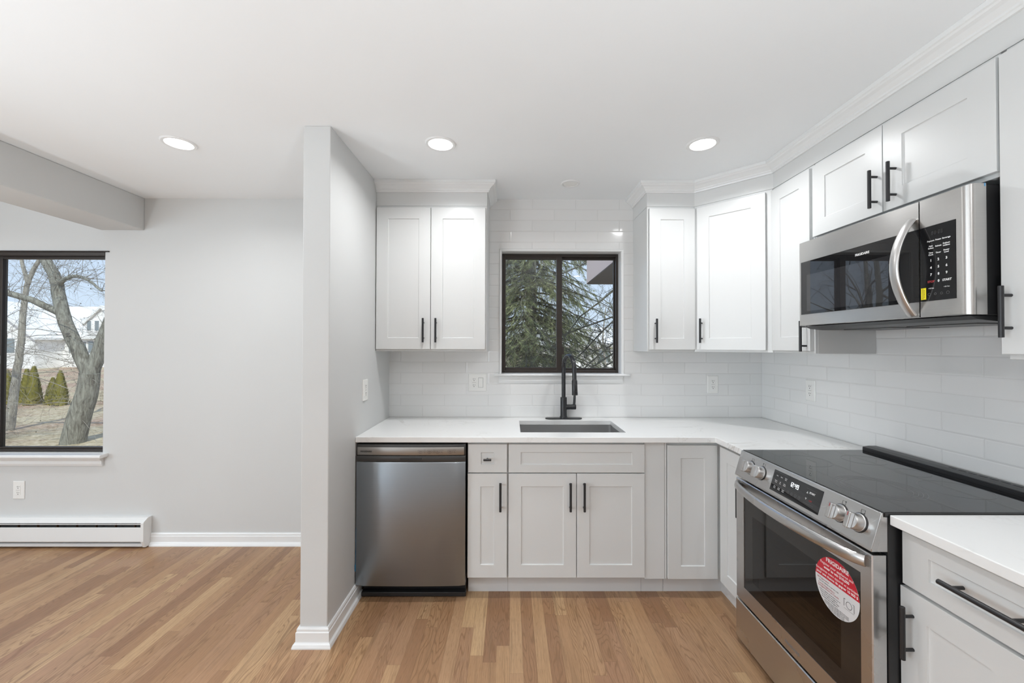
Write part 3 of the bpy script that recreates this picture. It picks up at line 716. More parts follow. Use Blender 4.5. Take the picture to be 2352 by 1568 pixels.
# oven door
F_ = -.702
WX0, WX1, WZ0, WZ1 = .068, .712, .285, .705
mb = MB(); y0, y1 = F_, -.66
def rect(a, b, c, e_, y): return [(a, y, c), (b, y, c), (b, y, e_), (a, y, e_)]
mb.ring_loft([rect(.003, RW - .003, .213, .778, y1), rect(.003, RW - .003, .213, .778, F_ + .003), rect(.006, RW - .006, .216, .775, F_),
              rect(WX0, WX1, WZ0, WZ1, F_), rect(WX0, WX1, WZ0, WZ1, F_ + .003), rect(WX0 + .001, WX1 - .001, WZ0 + .001, WZ1 - .001, y1)], cap=False, closed=True)
od = mb.build('oven_door', M['steelr'], t)
gm = NT('oven_window_glass'); gm.set(Base_Color=(.012, .011, .010, 1), Roughness=.06, Specular_IOR_Level=.65)
M['ovg'] = gm.m
gl_ = MB().use(M['ovg'])
IX0, IX1, IZ0, IZ1 = .135, .632, .345, .64
gl_.ring_loft([rect(WX0, WX1, WZ0, WZ1, F_ + .006), rect(WX0, WX1, WZ0, WZ1, F_ + .0015), rect(IX0, IX1, IZ0, IZ1, F_ + .0015), rect(IX0, IX1, IZ0, IZ1, F_ + .006)], cap=False, closed=True)
gl_.use(M['ovenglass']).box(IX0, IX1, F_ + .0016, F_ + .004, IZ0, IZ1)
gw = gl_.build('oven_window', None, t)
mb = MB(); mb.ring_loft([rect(WX0 + .003, WX1 - .003, WZ0 + .003, WZ1 - .003, F_ + .0075), rect(WX0 + .003, WX1 - .003, WZ0 + .003, WZ1 - .003, F_ + .008)]) if False else None
mb = MB(); mb.box(WX0 + .004, WX1 - .004, F_ + .038, F_ + .0405, WZ0 + .002, WZ1 - .002); mb.build('oven_interior', M['inner'], od)
mb = MB()
for z in (.46, .57): mb.cyl((IX0 - .02, F_ + .02, z), (IX1 + .02, F_ + .02, z), .0018, 8)
mb.build('oven_rack', M['silver'], od)
# handle
hp = []; nn = 28
for i in range(nn + 1):
    a = i / nn; s_ = math.sin(PI * a) ** .55
    hp.append((.022 + (RW - .044) * a, F_ - .004 - .052 * s_, .752 + .0 * s_))
hd = MB().tube(hp, [.0175 + .0015 * math.sin(PI * i / nn) for i in range(nn + 1)], 20, ell=(.62, 1.05)).build('handle', M['steelr'], od, smooth=True, ang=60)
sd_ = MB(); sd_.ring_loft([rect(.003, RW - .003, .022, .206, -.66), rect(.003, RW - .003, .022, .206, F_ + .001), rect(.006, RW - .006, .025, .203, F_ - .003)]); sd_.build('storage_drawer', M['steelr'], t)
text('brand_lettering', 'FRIGIDAIRE', .0165, M['grey'], od, (.395, F_ - .0002, .243), bold=.0003)
# round sticker on the oven window
st = MB(); sxm, szm, sr = .614, .598, .0935
st = thing('x', 'x', 'x'); bpy.data.objects.remove(st)
def disc(n, r, x, z, y, zcut=None, upper=True):
    p = []
    for q in range(n):
        a = 2 * PI * q / n; zz = r * math.sin(a); xx = r * math.cos(a)
        if zcut is not None:
            if upper and zz < zcut: zz = zcut; xx = math.copysign(min(abs(xx), math.sqrt(r * r - zcut * zcut)), xx)
            if not upper and zz > zcut: zz = zcut; xx = math.copysign(min(abs(xx), math.sqrt(r * r - zcut * zcut)), xx)
        p.append((x + xx, y, z + zz))
    return p
sy = F_ + .0013
sk = MB().ring_loft([disc(64, sr, sxm, szm, sy), disc(64, sr, sxm, szm, sy - .0004)]).build('round_sticker', M['whst'], t); sk['label'] = 'round white sticker with red upper part'
MB().ring_loft([disc(96, sr, sxm, szm, sy - .00041, .008), disc(96, sr, sxm, szm, sy - .0006, .008)]).build('red_segment', M['redst'], sk)
ob = [text('x', 'FRIGIDAIRE', .019, M['white'], sk, (sxm + .004, sy - .0007, szm + .075), bold=.0004),
      text('x', 'Register your appliance and', .0125, M['white'], sk, (sxm, sy - .0007, szm + .058)),
      text('x', 'enter to win $10,000', .0125, M['white'], sk, (sxm, sy - .0007, szm + .045), bold=.0003),
      text('x', 'Enregistrez votre appareil et participez', .0115, M['white'], sk, (sxm, sy - .0007, szm + .031)),
      text('x', 'pour une chance de gagner 10 000 $', .0118, M['white'], sk, (sxm, sy - .0007, szm + .018), bold=.0002)]
join_into('red_segment_lettering', ob, sk, M['white'])
ob = [text('x', 'US Registration', .0085, M['redp'], sk, (sxm - .085, sy - .0006, szm - .001), align='LEFT'),
      text('x', 'Canada Registration /', .0085, M['redp'], sk, (sxm - .08, sy - .0006, szm - .020), align='LEFT'),
      text('x', 'Enregistrement au Canada', .0085, M['redp'], sk, (sxm - .08, sy - .0006, szm - .028), align='LEFT')]
join_into('red_print', ob, sk, M['redst'])
ob = []
for k_, s in enumerate(('Visit our website or scan the code', 'Scan to register the product now or', 'Visitez le site pour enregistrer', 'Text the code to register today', 'Numerisez pour enregistrer')):
    ob.append(text('x', s, .0062, M['dprint'], sk, (sxm - .077 + .003 * k_, sy - .0006, szm - (.010 if k_ == 0 else .031 + .007 * k_)), align='LEFT'))
for k_ in range(6):
    ob.append(text('x', 'No purchase necessary. See official rules for entry details.', .0044, M['dprint'], sk, (sxm, sy - .0006, szm - .066 - .0042 * k_)) if k_ < 3 else text('x', 'Aucun achat requis. Reglement complet.', .0042, M['dprint'], sk, (sxm, sy - .0006, szm - .066 - .0042 * k_)))
join_into('fine_print', ob, sk, M['dprint'])
mb = MB(); n = 28; xx, zz = sxm + .052, szm - .026
mb.ring_loft([[(xx + r * math.cos(2 * PI * a / n), y, zz + r * math.sin(2 * PI * a / n)) for a in range(n)] for r, y in ((.0105, sy - .0004), (.0105, sy - .0007), (.0118, sy - .0007), (.0118, sy - .0004))], cap=False, closed=True)
mb.box(xx - .021, xx - .0195, sy - .0007, sy - .0004, zz - .010, zz + .013); mb.box(xx + .0195, xx + .021, sy - .0007, sy - .0004, zz - .013, zz + .012)
mb.box(xx - .021, xx - .014, sy - .0007, sy - .0004, zz + .013, zz + .0142); mb.box(xx + .014, xx + .021, sy - .0007, sy - .0004, zz + .012, zz + .0132); mb.box(xx - .02, xx + .02, sy - .0007, sy - .0004, zz - .0165, zz - .0160)
mb.build('plate_symbol', M['dprint'], sk)

# ------------------------------------------------------------ microwave
t = thing('microwave', 'stainless steel over-the-range microwave mounted above the range', 'microwave', (XR - .001, -.938, 1.485), R90)
MWZ = .42
mb = MB(); mb.box(.004, RW - .004, -.345, -.009, .018, MWZ - .002); mb.build('body', M['bodyblk'], t, .003)
mb = MB(); mb.prism([(-.385, .0175), (-.36, .006), (-.30, .0), (-.02, .0), (-.02, .0175)], .03, RW - .012); bt = mb.build('underside_vent', M['bodyblk'], t, .001)
mb = MB()
for k_ in range(2): mb.box(.12 + k_ * .30, .36 + k_ * .30, -.27, -.12, -.0025, -.0003)
mb.build('grease_filter', M['dkplas'], bt)
MF = -.398
GZ0, GZ1 = .073, .323; DSX = .600
def mwdoor(x0, x1, gx0, gx1, rl, rr_):
    n = 5; L = []
    Lb, Rb = (.004, .004)
    mb = MB()
    def outer(y, ins): return [(x0 + ins * (rl or .1), y, .02 + ins * .15), (x1 - ins * (rr_ or .1), y, .02 + ins * .15), (x1 - ins * (rr_ or .1), y, MWZ - ins * .15), (x0 + ins * (rl or .1), y, MWZ - ins * .15)]
    rings = [outer(-.346, 0)]
    for q in range(7):
        a = PI / 2 * q / 6; rings.append(outer(MF + .020 * (1 - math.sin(a)) , .024 * (1 - math.cos(a))))
    rings += [rect(gx0, gx1, GZ0, GZ1, MF), rect(gx0, gx1, GZ0, GZ1, MF + .003)]
    mb.ring_loft(rings); return mb
dm = mwdoor(.001, DSX, .026, DSX - .0005, 1.0, .02).build('door', M['steel'], t, smooth=True, ang=28)
cm = mwdoor(DSX + .003, RW - .001, DSX + .0035, .718, .02, 1.0).build('control_panel', M['steel'], t, smooth=True, ang=28)
gp = MB().ring_loft([rect(.027, DSX - .001, GZ0 + .001, GZ1 - .001, MF + .0025), rect(.027, DSX - .001, GZ0 + .001, GZ1 - .001, MF - .0003)]).build('door_glass', M['bglass'], t)
mw_in = plain('microwave_screen', (.03, .03, .032, 1), .012, 0, .8); 
MB().ring_loft([rect(.065, .515, .088, .258, MF - .0002), rect(.065, .515, .088, .258, MF - .0006)]).build('viewing_screen', mw_in, gp)
text('brand_lettering', 'FRIGIDAIRE', .013, M['white'], gp, (.372, MF - .0006, .290), bold=.0004)
cg = MB().ring_loft([rect(DSX + .004, .717, GZ0 + .001, GZ1 - .001, MF + .0025), rect(DSX + .004, .717, GZ0 + .001, GZ1 - .001, MF - .0003)]).build('control_glass', M['bglass'], t)
cz = lambda v: .320 - (v - 262) / 1131 * .247
ob = []; cxs = (.640, .664, .689)
cy_ = MF - .0006
def mt(s, x, v, size, mat='white', **k): return text('x', s, size, M[mat], cg, (x, cy_, cz(v)), **k)
for r_, (row, v) in enumerate(((('Popcorn', 'Potato', 'Beverage'), 480), (('Melt\nSoften', 'Reheat', 'Defrost\nwt/time'), 575), (('Time\nCook', 'Timer', 'Power\nLevel'), 675))):
    for c_, s in enumerate(row): ob.append(mt(s, cxs[c_], v, .0068, bold=.0002))
for r_, (row, v) in enumerate((('123', 778), ('456', 887), ('789', 994))):
    for c_, s in enumerate(row): ob.append(mt(s, cxs[c_], v, .011, bold=.0004))
ob.append(mt('0', cxs[1], 1100, .011, bold=.0004)); ob.append(mt('START', cxs[2] + .001, 1100, .0095, bold=.0004))
ob.append(mt('+10 Sec', cxs[0], 1200, .0058)); ob.append(mt('+30 Sec', cxs[2], 1200, .0058))
join_into('keypad_lettering', ob, cg, M['white'])
o = mt('STOP', cxs[0], 1100, .0095, 'redp', bold=.0003); o.name = 'stop_lettering'
mb = MB(); seven(mb, '88:88', .0125, .643, cz(395), cy_)
g5 = plain('display_dim', (.06, .06, .062, 1), .3)
mb.build('clock_digits', g5, cg)
for k_ in range(4):
    x = .634 + k_ * .0195; n = 16; z = cz(1290); r0 = .0042 if k_ in (0, 3) else .003
    MB().ring_loft([[(x + r * math.cos(2 * PI * a / n), y, z + r * math.sin(2 * PI * a / n)) for a in range(n)] for r, y in ((r0, cy_), (r0, cy_ - .0002), (r0 + .0007, cy_ - .0002), (r0 + .0007, cy_))], cap=False, closed=True).build('touch_icon', M['grey'], cg)
ys_ = box('yellow_label', M['yellow'], (.6065, .6235, cy_ - .0003, cy_, .080, .119), t)
ob = [text('x', s, .0045, M['dprint'], ys_, (.6125 + .005 * k_, cy_ - .0004, .0995), (PI / 2, -PI / 2, 0)) for k_, s in enumerate(('Remove protective', 'film before use'))]
join_into('yellow_label_lettering', ob, ys_, M['dprint'])
hp = []; nn = 24
for i in range(nn + 1):
    a = i / nn; s_ = math.sin(PI * a) ** .8
    hp.append((.577 + .0 * s_, MF - .003 - .062 * s_, .030 + .330 * a))
MB().tube(hp, [.0175] * (nn + 1), 20, ell=(1.0, .42)).build('handle', M['silver'], dm, smooth=True, ang=60)
mb = MB(); mb.v = [(.742, -.370, MWZ + .0006), (.7575, -.350, MWZ + .0006), (.7578, -.350, MWZ - .010)]; mb.face((0, 1, 2)); mb.build('blue_film_scrap', M['blue'], t)

# ------------------------------------------------------------ outlets and switches
def receptacle(t, x, z, w_=.033, h_=.066, gfci=True):
    o = MB().ring_loft([rect(x - w_ / 2, x + w_ / 2, z - h_ / 2, z + h_ / 2, -.0055), rect(x - w_ / 2, x + w_ / 2, z - h_ / 2, z + h_ / 2, -.0072), rect(x - w_ / 2 + .001, x + w_ / 2 - .001, z - h_ / 2 + .001, z + h_ / 2 - .001, -.0078)]).build('receptacle', M['plate'], t)
    mb = MB()
    for zc in (z + .021, z - .021):
        mb.box(x - .0072, x - .0048, -.0082, -.0078, zc - .0005, zc + .0085); mb.box(x + .0048, x + .0072, -.0082, -.0078, zc + .0005, zc + .0075)
        mb.lathe([(.001, .0078), (.0028, .0078), (.0028, .0082), (.001, .0082)], (x, 0, zc - .0075), 12, 'y')
    if gfci: mb.box(x - .013, x + .013, -.0080, -.0078, z - .0005, z + .0005)
    mb.build('slots', M['slot'], o)
    mb = MB()      # shadow gap line around
    return o
def plate(label, cat, loc, rz, w_, items, name='wall_outlet'):
    t = thing(name, label, cat, loc, rz)
    h_ = .124
    MB().ring_loft([rect(-w_ / 2, w_ / 2, -h_ / 2, h_ / 2, -.0002), rect(-w_ / 2, w_ / 2, -h_ / 2, h_ / 2, -.003), rect(-w_ / 2 + .003, w_ / 2 - .003, -h_ / 2 + .003, h_ / 2 - .003, -.0056)]).build('cover_plate', M['plate'], t)
    for kind, x in items:
        if kind == 'r': receptacle(t, x, 0)
        else:
            MB().ring_loft([rect(x - .0175, x + .0175, -.0345, .0345, -.0055), rect(x - .0175, x + .0175, -.0345, .0345, -.0058)]).build('switch_surround', M['grey'], t)
            MB().ring_loft([rect(x - .0160, x + .0160, -.033, .033, -.0055), rect(x - .0160, x + .0160, -.033, .033, -.0075), rect(x - .015, x + .015, -.032, .032, -.0095)]).build('rocker', M['plate'], t)
        mb = MB(); [mb.lathe([(.001, .0056), (.0028, .0056), (.0028, .006), (.001, .006)], (x, 0, s_ * .048), 10, 'y') for s_ in (-1, 1)]; mb.build('screw', M['plate'], t)
    return t
plate('white double plate with outlet and rocker switch on the tile under the left wall cabinet', 'outlet', (-.2305, -.0085, 1.148), 0, .126, (('r', -.024), ('s', .023)))
plate('white outlet on the back wall tile right of the faucet', 'outlet', (1.437, -.0085, 1.137), 0, .076, (('r', 0),))
plate('white outlet on the right wall tile beside the range', 'outlet', (XR - .0085, -.49, 1.146), R90, .078, (('r', 0),))
plate('white outlet on the wing wall beside the left worktop end', 'outlet', (XC + .0005, -.503, 1.146), PI / 2, .080, (('r', 0),))
plate('white outlet low on the wall under the large left window', 'outlet', (-3.4565, -.0005, .3865), 0, .080, (('r', 0),))

# ------------------------------------------------------------ baseboard heater
t = thing('baseboard_heater', 'long white electric baseboard heater along the wall under the left window', 'heater', (-3.733, 0, 0))
hw = 1.19
MB().box(-hw, hw, -.006, -.0005, .012, .205).build('back_plate', M['trimw'], t)
MB().prism([(-.0065, .205), (-.030, .205), (-.062, .186), (-.066, .180), (-.063, .180), (-.058, .184), (-.029, .202), (-.0065, .202)], -hw, hw).build('top_cover', M['trimw'], t)
MB().prism([(-.060, .149), (-.066, .146), (-.066, .055), (-.060, .047), (-.050, .047), (-.050, .050), (-.058, .052), (-.0625, .058), (-.0625, .144), (-.058, .147)], -hw, hw).build('front_panel', M['trimw'], t)
MB().prism([(-.064, .168), (-.066, .172), (-.062, .174), (-.060, .170)], -hw, hw).build('grille_rail', M['trimw'], t)
mb = MB(); mb.prism([(-.0065, .195), (-.0085, .195), (-.04, .06), (-.0065, .06)], -hw + .01, hw - .01)
mb.build('reflector', M['slot'], t)
fm = MB()
for k_ in range(18):
    x = -hw + .05 + k_ * .134; fm.box(x, x + .0012, -.058, -.042, .06, .178)
fm.build('damper_fins', M['fin'], t)
mb = MB(); mb.prism([(-.05, .012), (-.056, .016), (-.056, .034), (-.05, .036), (-.0065, .036), (-.0065, .012)], -hw, hw); mb.build('bottom_rail', M['kick'], t)
MB().prism([(-.0005, .207), (-.031, .207), (-.064, .188), (-.069, .180), (-.069, .055), (-.050, .008), (-.0005, .008)], hw, hw + .020).build('end_cap', M['trimw'], t, .0015)

# ------------------------------------------------------------ ceiling fixtures
def can(x, y, label, lit=True, r=.08, group=None):
    t = thing('recessed_light', label, 'ceiling light', (x, y, H), 0, group)
    MB().lathe([(r * .74, -.001), (r * .78, -.006), (r * .93, -.006), (r, -.0008), (r, -.0003), (r * .74, -.0003)], (0, 0, 0), 40).build('trim_ring', M['trimw'], t, smooth=True)
    MB().lathe([(.001, -.0006), (r * .735, -.0006), (r * .735, -.0035), (.001, -.0045)], (0, 0, 0), 40).build('lens', M['lamp'] if lit else M['plate'], t, smooth=True)
    if lit:
        ld = bpy.data.lights.new('led', 'AREA'); ld.shape = 'DISK'; ld.size = r * 1.4; ld.energy = CANW; ld.color = (.97, .985, 1); ld.spread = 2.7
        lo = bpy.data.objects.new('led', ld); COL.objects.link(lo); lo.parent = t; lo.location = (0, 0, -.006)
    return t
can(-1.712, -.81, 'lit recessed ceiling light over the left room')
can(-.362, -.815, 'lit recessed ceiling light over the left end of the kitchen')
can(.99, -.825, 'lit recessed ceiling light over the right end of the kitchen')
o = can(.384, -.30, 'small unlit round ceiling disc above the kitchen window', False, .062); o.name = 'ceiling_speaker'; o['category'] = 'speaker'
for x, y in ((-3.9, -.95), (-3.9, -3.6), (-1.712, -3.6), (-.362, -2.95), (.99, -2.95), (-.362, -4.9), (.99, -4.9), (-2.3, -5.4)):  # extra ceiling lights out of view, added to raise and soften the light
    can(x, y, 'added unseen recessed ceiling light brightening the room from outside the picture', group='added recessed lights behind the camera')

# unseen uplights added beside and behind the camera to brighten the ceiling
for lx, ly in ((-3.2, -2.45), (-1.85, -2.65), (.42, -2.84)):
    t = thing('fill_uplight', 'added unseen low uplighter brightening the ceiling from outside the picture', 'lamp', (lx, ly, 0), 0, 'added uplights behind the camera')
    MB().lathe([(.001, 0), (.14, 0), (.14, .012), (.02, .03), (.001, .03)]).build('base', M['black'], t, smooth=True)
    MB().cyl((0, 0, .03), (0, 0, .67), .012, 16).build('pole', M['black'], t, smooth=True)
    MB().lathe([(.012, .65), (.08, .68), (.17, .83), (.166, .83), (.075, .69), (.012, .665)]).build('bowl_shade', M['black'], t, smooth=True)
    ld = bpy.data.lights.new('uplight_disk', 'AREA'); ld.shape = 'DISK'; ld.size = .22; ld.energy = UPLIGHT; ld.color = (.88, .95, 1)
    lo = bpy.data.objects.new('uplight_disk', ld); COL.objects.link(lo); lo.parent = t; lo.location = (0, 0, .77); lo.rotation_euler = (PI, 0, 0)

# ------------------------------------------------------------ outdoors
GZ = -.85
g = MB(); N = 40; rnd = random.Random(3)
gx = [-90 + 160 * i / N for i in range(N + 1)]; gy = [.3 + 90 * (j / N) ** 1.6 for j in range(N + 1)]
for j in range(N + 1):
    for i in range(N + 1): g.v.append((gx[i], gy[j], GZ + (rnd.random() - .5) * .05 + .012 * max(0, gy[j] - 12)))
for j in range(N):
    for i in range(N): a = j * (N + 1) + i; g.face((a, a + 1, a + N + 2, a + N + 1))
tag(g.build('lawn', M['grass'], smooth=True), 'tan winter lawn with fallen leaves outside the windows', 'lawn', kind='structure')

def grow(mb, p, d, L, r, depth, rnd, kids=3, droop=0, spread=.9, n=5, tips=None):
    pts = [p.copy()]; rad = [r]; seg = 4 if depth > 0 else 3
    for i in range(seg):
        d = (d + Vector((rnd.uniform(-1, 1), rnd.uniform(-1, 1), rnd.uniform(-1, 1) - droop)) * .34).normalized()
        p = p + d * (L / seg); pts.append(p.copy()); rad.append(r * (1 - .62 * (i + 1) / seg))
    mb.tube(pts, rad, n, cap=False)
    if depth == 0:
        if tips is not None: tips.append(p.copy())
        return
    for k in range(kids):
        i = rnd.randint(1, seg); q = pts[i]
        dd = (d + Vector((rnd.uniform(-1, 1), rnd.uniform(-1, 1), rnd.uniform(-.8, 1))) * spread).normalized()
        grow(mb, q, dd, L * rnd.uniform(.5, .75), max(rad[i] * .55, .0022), depth - 1, rnd, kids, droop, spread, max(3, n - 1), tips)
def subdivide(pts, k=3, jit=0, rnd=None):
    pts = [Vector(p) for p in pts]; out = []
    for i in range(len(pts) - 1):
        p0 = pts[max(0, i - 1)]; p1 = pts[i]; p2 = pts[i + 1]; p3 = pts[min(len(pts) - 1, i + 2)]
        for q in range(k):
            s = q / k; out.append(.5 * ((2 * p1) + (p2 - p0) * s + (2 * p0 - 5 * p1 + 4 * p2 - p3) * s * s + (3 * p1 - p0 - 3 * p2 + p3) * s ** 3))
            if jit and q: out[-1] += Vector((rnd.uniform(-jit, jit), rnd.uniform(-jit, jit), rnd.uniform(-jit, jit)))
    out.append(pts[-1]); return out
def limb(mb, pts, r0, r1, rnd, n=9, k=3, jit=.01):
    p = subdivide(pts, k, jit, rnd); m_ = len(p) - 1
    mb.tube(p, [r0 + (r1 - r0) * i / m_ for i in range(m_ + 1)], n); return p
def twigs_on(mb, pts, cnt, L, r, rnd, depth=2, droop=0, spread=1.0, tips=None, bias=(0, 0, 0)):
    for _ in range(cnt):
        p = pts[rnd.randint(1, len(pts) - 1)]
        d = (Vector((rnd.uniform(-1, 1), rnd.uniform(-.6, .6), rnd.uniform(-.6, 1))) + Vector(bias)).normalized()
        grow(mb, p.copy(), d, L * rnd.uniform(.6, 1.2), r, depth, rnd, 3, droop, spread, 4, tips)
# big forked tree by the left window
rnd = random.Random(11)
B = Vector((-10.05, 6.7, GZ))
t = thing('bare_tree', 'large grey forked bare tree leaning left just outside the left window', 'tree', B)
tr = MB(); L_ = lambda P_: [Vector(p) - B for p in P_]
main = limb(tr, L_([(-10.13, 6.7, GZ - .1), (-9.98, 6.7, -.28), (-9.82, 6.72, .30), (-9.74, 6.7, .78)]), .235, .185, rnd, 12)
a1 = limb(tr, L_([(-9.74, 6.7, .70), (-9.97, 6.65, 1.33), (-10.22, 6.6, 1.94), (-10.42, 6.62, 2.64), (-10.55, 6.65, 3.05), (-10.86, 6.7, 3.5), (-11.3, 6.8, 4.5), (-11.5, 6.9, 6)]), .145, .08, rnd, 11)
a2 = limb(tr, L_([(-9.75, 6.72, .70), (-9.60, 6.8, 1.33), (-9.46, 6.85, 1.9), (-9.30, 6.9, 2.5), (-9.15, 7.0, 3.4), (-9.0, 7, 5)]), .155, .08, rnd, 10)
a3 = limb(tr, L_([(-10.28, 6.6, 2.1), (-10.75, 6.4, 2.42), (-11.24, 6.2, 2.60), (-11.7, 6.1, 2.80), (-12.4, 5.9, 3.1)]), .075, .05, rnd, 8)
a4 = limb(tr, L_([(-10.43, 6.62, 2.75), (-10.15, 6.5, 2.90), (-9.75, 6.4, 2.96), (-9.4, 6.3, 2.85), (-9.0, 6.2, 2.6)]), .055, .02, rnd, 7)
tr.build('trunk', M['bark'], t, smooth=True, ang=80)
tw = MB(); tips = []
for pp, c in ((a1, 52), (a2, 26), (a3, 32), (a4, 36), (main, 16)): twigs_on(tw, pp, c, .7, .006, rnd, 2, .1, 1.0, tips)
for k_ in range(8):     # long hanging branches sweeping left
    z = rnd.uniform(-.1, 2.6); x0 = rnd.uniform(-10.1, -9.9)
    p = subdivide([Vector((x0, 6.5, z)) - B, Vector((x0 - .8, 6.2, z + rnd.uniform(-.1, .4))) - B, Vector((x0 - 1.6, 6.1, z + rnd.uniform(-.3, .3))) - B, Vector((x0 - 2.3, 6.0, z + rnd.uniform(-.9, .3))) - B], 3, .03, rnd)
    tw.tube(p, [.009 - .0007 * i for i in range(len(p))], 5); twigs_on(tw, p, 9, .55, .004, rnd, 2, .2, 1.0, tips)
tw.build('twigs', M['twig'], t)
sp_ = MB()
for q in rnd.sample(tips, min(260, len(tips))):
    r = rnd.uniform(.008, .016); k_ = len(sp_.v)
    sp_.v += [(q.x + a * r, q.y + b * r, q.z + c * r) for a, b, c in ((1, 0, 0), (-1, 0, 0), (0, 1, 0), (0, -1, 0), (0, 0, 1), (0, 0, -1))]
    for f in ((0, 2, 4), (2, 1, 4), (1, 3, 4), (3, 0, 4), (2, 0, 5), (1, 2, 5), (3, 1, 5), (0, 3, 5)): sp_.face([k_ + a for a in f])
o = sp_.build('seed_pods', M['dkbark'], t); o['kind'] = 'stuff'
# slim tree
B = Vector((-13.15, 8, GZ)); t = thing('bare_tree', 'slim pale bare tree left of the big forked tree', 'tree', B)
tr = MB(); tw = MB(); tips = []
b1 = limb(tr, L_([(-13.17, 8, GZ - .1), (-13.05, 8, 0), (-12.97, 8, .75), (-12.86, 8, 1.55), (-12.80, 8, 2.5), (-12.66, 8, 3.2), (-12.30, 8, 4.0), (-12.1, 8, 5.4)]), .10, .03, rnd, 8)
b2 = limb(tr, L_([(-12.70, 8, 3.0), (-12.86, 8, 3.5), (-13.0, 8, 4.4), (-13.1, 8, 5.6)]), .05, .02, rnd, 7)
tr.build('trunk', M['bark2'], t, smooth=True, ang=80)
for pp, c in ((b1, 34), (b2, 10)): twigs_on(tw, pp, c, .9, .006, rnd, 2, 0, 1, tips)
tw.build('twigs', M['twig'], t)
# shrub tangle by the lawn edge
for i_, (x, y, hh) in enumerate(((-12.6, 6.6, .9), (-17.4, 10.6, .6), (-15.1, 13.4, .9), (-12.6, 12.0, .9))):
    B = Vector((x, y, GZ)); tw = MB()
    for _ in range(70):
        d = Vector((rnd.uniform(-1, 1), rnd.uniform(-1, 1), rnd.uniform(.5, 1.3))).normalized(); grow(tw, Vector((rnd.uniform(-.4, .4), rnd.uniform(-.3, .3), 0)), d, hh * rnd.uniform(.6, 1.1), .010, 2, rnd, 3, .1, .9, 4)
    o = tw.build('bare_shrub', M['twig'] if i_ == 0 else M['brush']); o.location = B
    tag(o, ('tangle of pale bare twigs in front of the slim tree', 'brown bare shrub in front of the green conifers', 'brown bare shrub right of the green conifers', 'brown bare shrub low behind the big forked trunk')[i_], 'shrub')
# conifers
def conifer(x, y, h, r, label, group):
    o = MB(); rn = random.Random(int(x * 100)); 
    for k_ in range(900):
        s = rn.random() ** .8; z = h * s; rr_ = r * (1 - s) ** .75 * rn.uniform(.75, 1.05); a = rn.uniform(0, 2 * PI)
        c = Vector((rr_ * math.cos(a), rr_ * math.sin(a), z)); d = Vector((math.cos(a) * .35, math.sin(a) * .35, 1)).normalized(); sd2 = d.cross(Vector((math.cos(a), math.sin(a), 0))).normalized()
        l_, w2 = .17 * h / 1.6, .05; k2 = len(o.v); o.v += [tuple(c - sd2 * w2), tuple(c + sd2 * w2), tuple(c + d * l_)]; o.face((k2, k2 + 1, k2 + 2))
    tt = thing('conifer', label, 'conifer', (x, y, GZ), 0, group)
    o.build('foliage', M['arbor'], tt); MB().lathe([(.06, 0), (.05, h * .8)], (0, 0, 0), 8).build('trunk', M['bark'], tt)
    MB().lathe([(r * .72, .05), (r * .7, h * .2), (r * .5, h * .5), (.03, h * .9)], (0, 0, 0), 12).build('inner_foliage', M['arbor'], tt)
for x, h, lb in ((-19.0, 1.2, 0), (-18.45, 1.25, 1), (-17.9, 1.35, 2), (-17.35, .95, 3), (-16.8, 1.2, 4)):
    conifer(x, 12.6 + (x % .4), h, .265, ('yellow-green conifer behind the slim tree trunk', 'short yellow-green conifer right of the slim trunk', 'yellow-green conifer second from the right of the row', 'lowest yellow-green conifer in the row', 'rightmost yellow-green conifer of the row')[lb], 'conifers along the lawn' )
# white house far away
t = thing('house', 'white clapboard neighbour house behind the big forked tree', 'house', (-38.5, 34.5, -.6))
def gable(mb, x0, x1, y0, y1, z0, ze, zr, along='x', oh=.35):
    mb.use(M['siding']).box(x0, x1, y0, y1, z0, ze)
    if along == 'x':
        ym = (y0 + y1) / 2; mb.prism([(y0, ze), (y1, ze), (ym, zr)], x0, x1, 'x')
        mb.use(M['roof']); mb.prism([(y0 - oh, ze - .15), (y0 - oh, ze + .05), (ym, zr + .25), (ym, zr + .02)], x0 - oh, x1 + oh, 'x'); mb.prism([(y1 + oh, ze - .15), (y1 + oh, ze + .05), (ym, zr + .25), (ym, zr + .02)], x0 - oh, x1 + oh, 'x')
    else:
        xm = (x0 + x1) / 2; mb.prism([(x0, ze), (x1, ze), (xm, zr)], y0, y1, 'y')
        mb.use(M['roof']); mb.prism([(x0 - oh, ze - .15), (x0 - oh, ze + .05), (xm, zr + .25), (xm, zr + .02)], y0 - oh, y1 + oh, 'y'); mb.prism([(x1 + oh, ze - .15), (x1 + oh, ze + .05), (xm, zr + .25), (xm, zr + .02)], y0 - oh, y1 + oh, 'y')
mb = MB(); gable(mb, -7, 9, 0, 8, 0, 2.7, 5.6); mb.build('main_block', None, t)
mb = MB(); gable(mb, -9.5, -1.8, -2.2, 5, 0, 2.6, 5.6, 'y'); mb.build('front_gable', None, t)
mb = MB(); gable(mb, .6, 3.4, -.3, 4, 2.9, 3.9, 5.3, 'y', .2); mb.build('dormer', None, t)
def hwin(x, z, w2, h2, y):
    o = box('window', M['siding'], (x - w2 / 2 - .1, x + w2 / 2 + .1, y - .06, y, z - h2 / 2 - .1, z + h2 / 2 + .1), t); box('pane', M['pane'], (x - w2 / 2, x + w2 / 2, y - .08, y - .061, z - h2 / 2, z + h2 / 2), o)
hwin(-3.8, 1.95, .75, 1.2, -2.2)
for x in (.9, 1.6, 2.3, 3.0): hwin(x, 3.75, .35, .85, -.3)
for x in (-.1, 4.4): hwin(x, 1.85, .9, .9, 0); [box('shutter', M['pane'], (x + s * .85 - .2, x + s * .85 + .2, -.07, -.001, 1.35, 2.35), t) for s in (-1, 1)]
